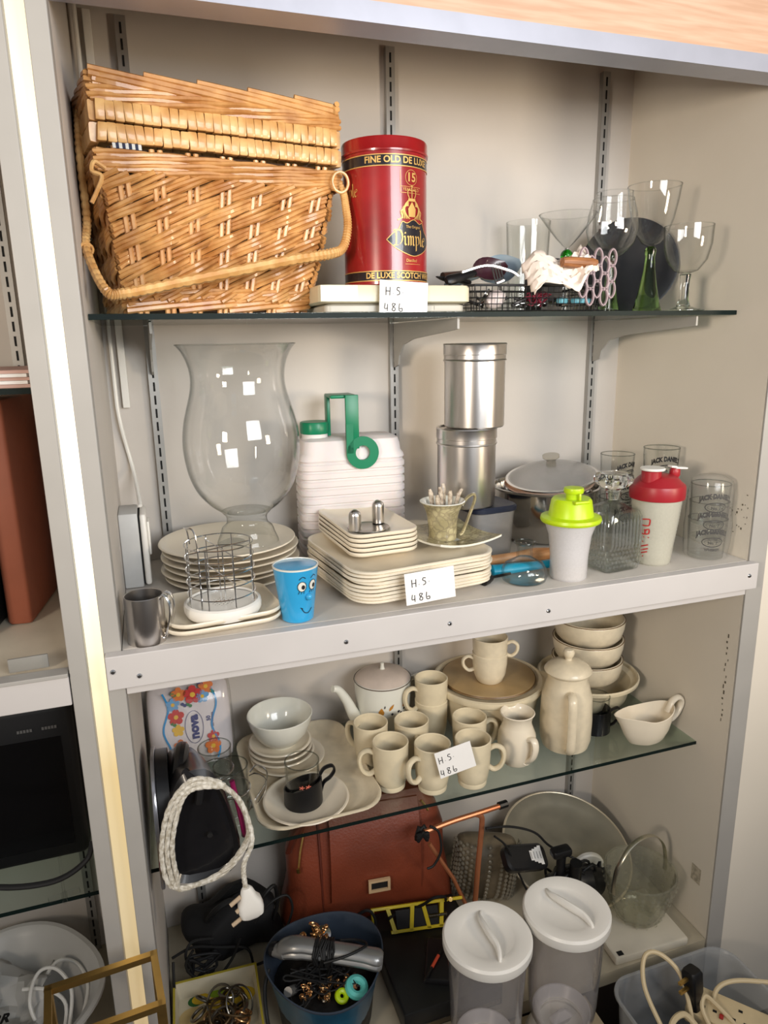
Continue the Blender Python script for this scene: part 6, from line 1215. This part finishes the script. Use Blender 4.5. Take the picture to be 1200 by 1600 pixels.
t = thing('clear_hook', 'clear plastic shelf hook on the low left glass shelf', 'hook', (-.125, .078, .712)); MB().tube(cat([(0, 0, .07), (.0, -.005, .03), (0, -.006, 0)], 4), .0022, 6).obj('stem', G_SM, t); m = MB(); m.tube([(-.022, -.006, .004), (.022, -.006, .010)], .005, 10, flat=.5); m.tube([(0, -.006, .012), (0, -.006, -.006)], .004, 8); m.obj('clip', G_SM, t)
t = thing('basin', 'large white plastic basin on the bottom of the left cabinet', 'basin', (-.275, .205, ZD)); MB().lathe([(.0001, 0), (.110, 0), (.118, .004), (.150, .110), (.164, .116), (.169, .120), (.168, .124), (.160, .124), (.146, .112), (.112, .008), (.0001, .006)], 72, rf=lambda a, z: 1+.03*cos(4*a+.6)).obj('basin', mat('basin_white', (205, 203, 198), .35, var=.03), t)
random.seed(5); m = MB(); vs = []; n = 14
for i in range(n+1):
    for j in range(n+1): vs.append((-.10+.18*i/n+random.uniform(-.004, .004), -.08+.19*j/n+random.uniform(-.004, .004), .095+.030*sin(i*.6+j*.3)*cos(j*.45)+random.uniform(-.005, .005)-.06*((i/n-.5)**2+(j/n-.5)**2)))
m.add(vs, [(i*(n+1)+j, i*(n+1)+j+1, (i+1)*(n+1)+j+1, (i+1)*(n+1)+j) for i in range(n) for j in range(n)]); t2 = thing('carrier_bag', 'crumpled white carrier bag with black lettering in the basin', 'bag', (-.285, .205, ZD+.012)); o = m.obj('bag', mat('grey_white_bag', (206, 204, 200), .45, var=.04), t2, ang=20); md = o.modifiers.new('s', 'SOLIDIFY'); md.thickness = .001
m = MB(); letters(m, 'BRR', .024, lambda x, y, z: (.018+x*.9+y*.2, -.052+y, .124), .0012); m.obj('lettering', INK, t2, smooth=False)
o = MB().lathe([(.0001, -.02), (.012, -.016), (.018, 0), (.012, .016), (.0001, .02)], 20).xf(Matrix.Rotation(1.2, 4, 'Y')).obj('green_bottle_cap', mat('leaf_green', (110, 150, 50), .4), loc=(-.300, .235, ZD+.140)); tag(o, 'bright green rounded object on the carrier bag in the basin', 'cap')
for lab, pts in (('white cable loop rising from the basin at the left', [(-.20, .16, .36), (-.225, .19, .42), (-.215, .23, .445), (-.185, .23, .445), (-.16, .20, .42), (-.165, .16, .38)]), ('second white cable curving round the basin inside', [(-.215, .26, .40), (-.19, .28, .415), (-.155, .26, .415), (-.135, .21, .405), (-.15, .15, .38)]), ('white cable lying low in the basin', [(-.24, .22, .43), (-.20, .21, .425), (-.17, .19, .40), (-.18, .14, .36)])): cable('white_cable', lab, pts, .0032, WPLAST)
# brass stand in the foreground
t = thing('brass_stand', 'open rectangular brass frame stand in the lower left foreground', 'stand', (-.06, -.115, Z0))
c4 = [(-.133, -.078), (.001, -.067), (.010, -.150), (-.124, -.161)]; c4 = [(x+.06, y+.115) for x, y in c4]; hz = .70-Z0
def bar(p, q, w_=.0045):
    m = MB(); d = (Vector(q)-Vector(p)).normalized(); u = Vector((0, 0, 1)) if abs(d.z) < .9 else Vector((1, 0, 0)); u = (u-d*u.dot(d)).normalized(); v = d.cross(u)
    m.loft([[Vector(e)+u*a*w_+v*b*w_ for a, b in ((-1, -1), (1, -1), (1, 1), (-1, 1))] for e in (p, q)]); return m
for i in range(4):
    a, b = c4[i], c4[(i+1) % 4]; bar((*a, hz), (*b, hz)).obj('top_rail', BRASS, t, smooth=False)
    bar((*a, 0), (*a, hz+.0045)).obj('leg', BRASS, t, smooth=False)
    bar((*a, .12), (*b, .12), .003).obj('lower_rail', BRASS, t, smooth=False)
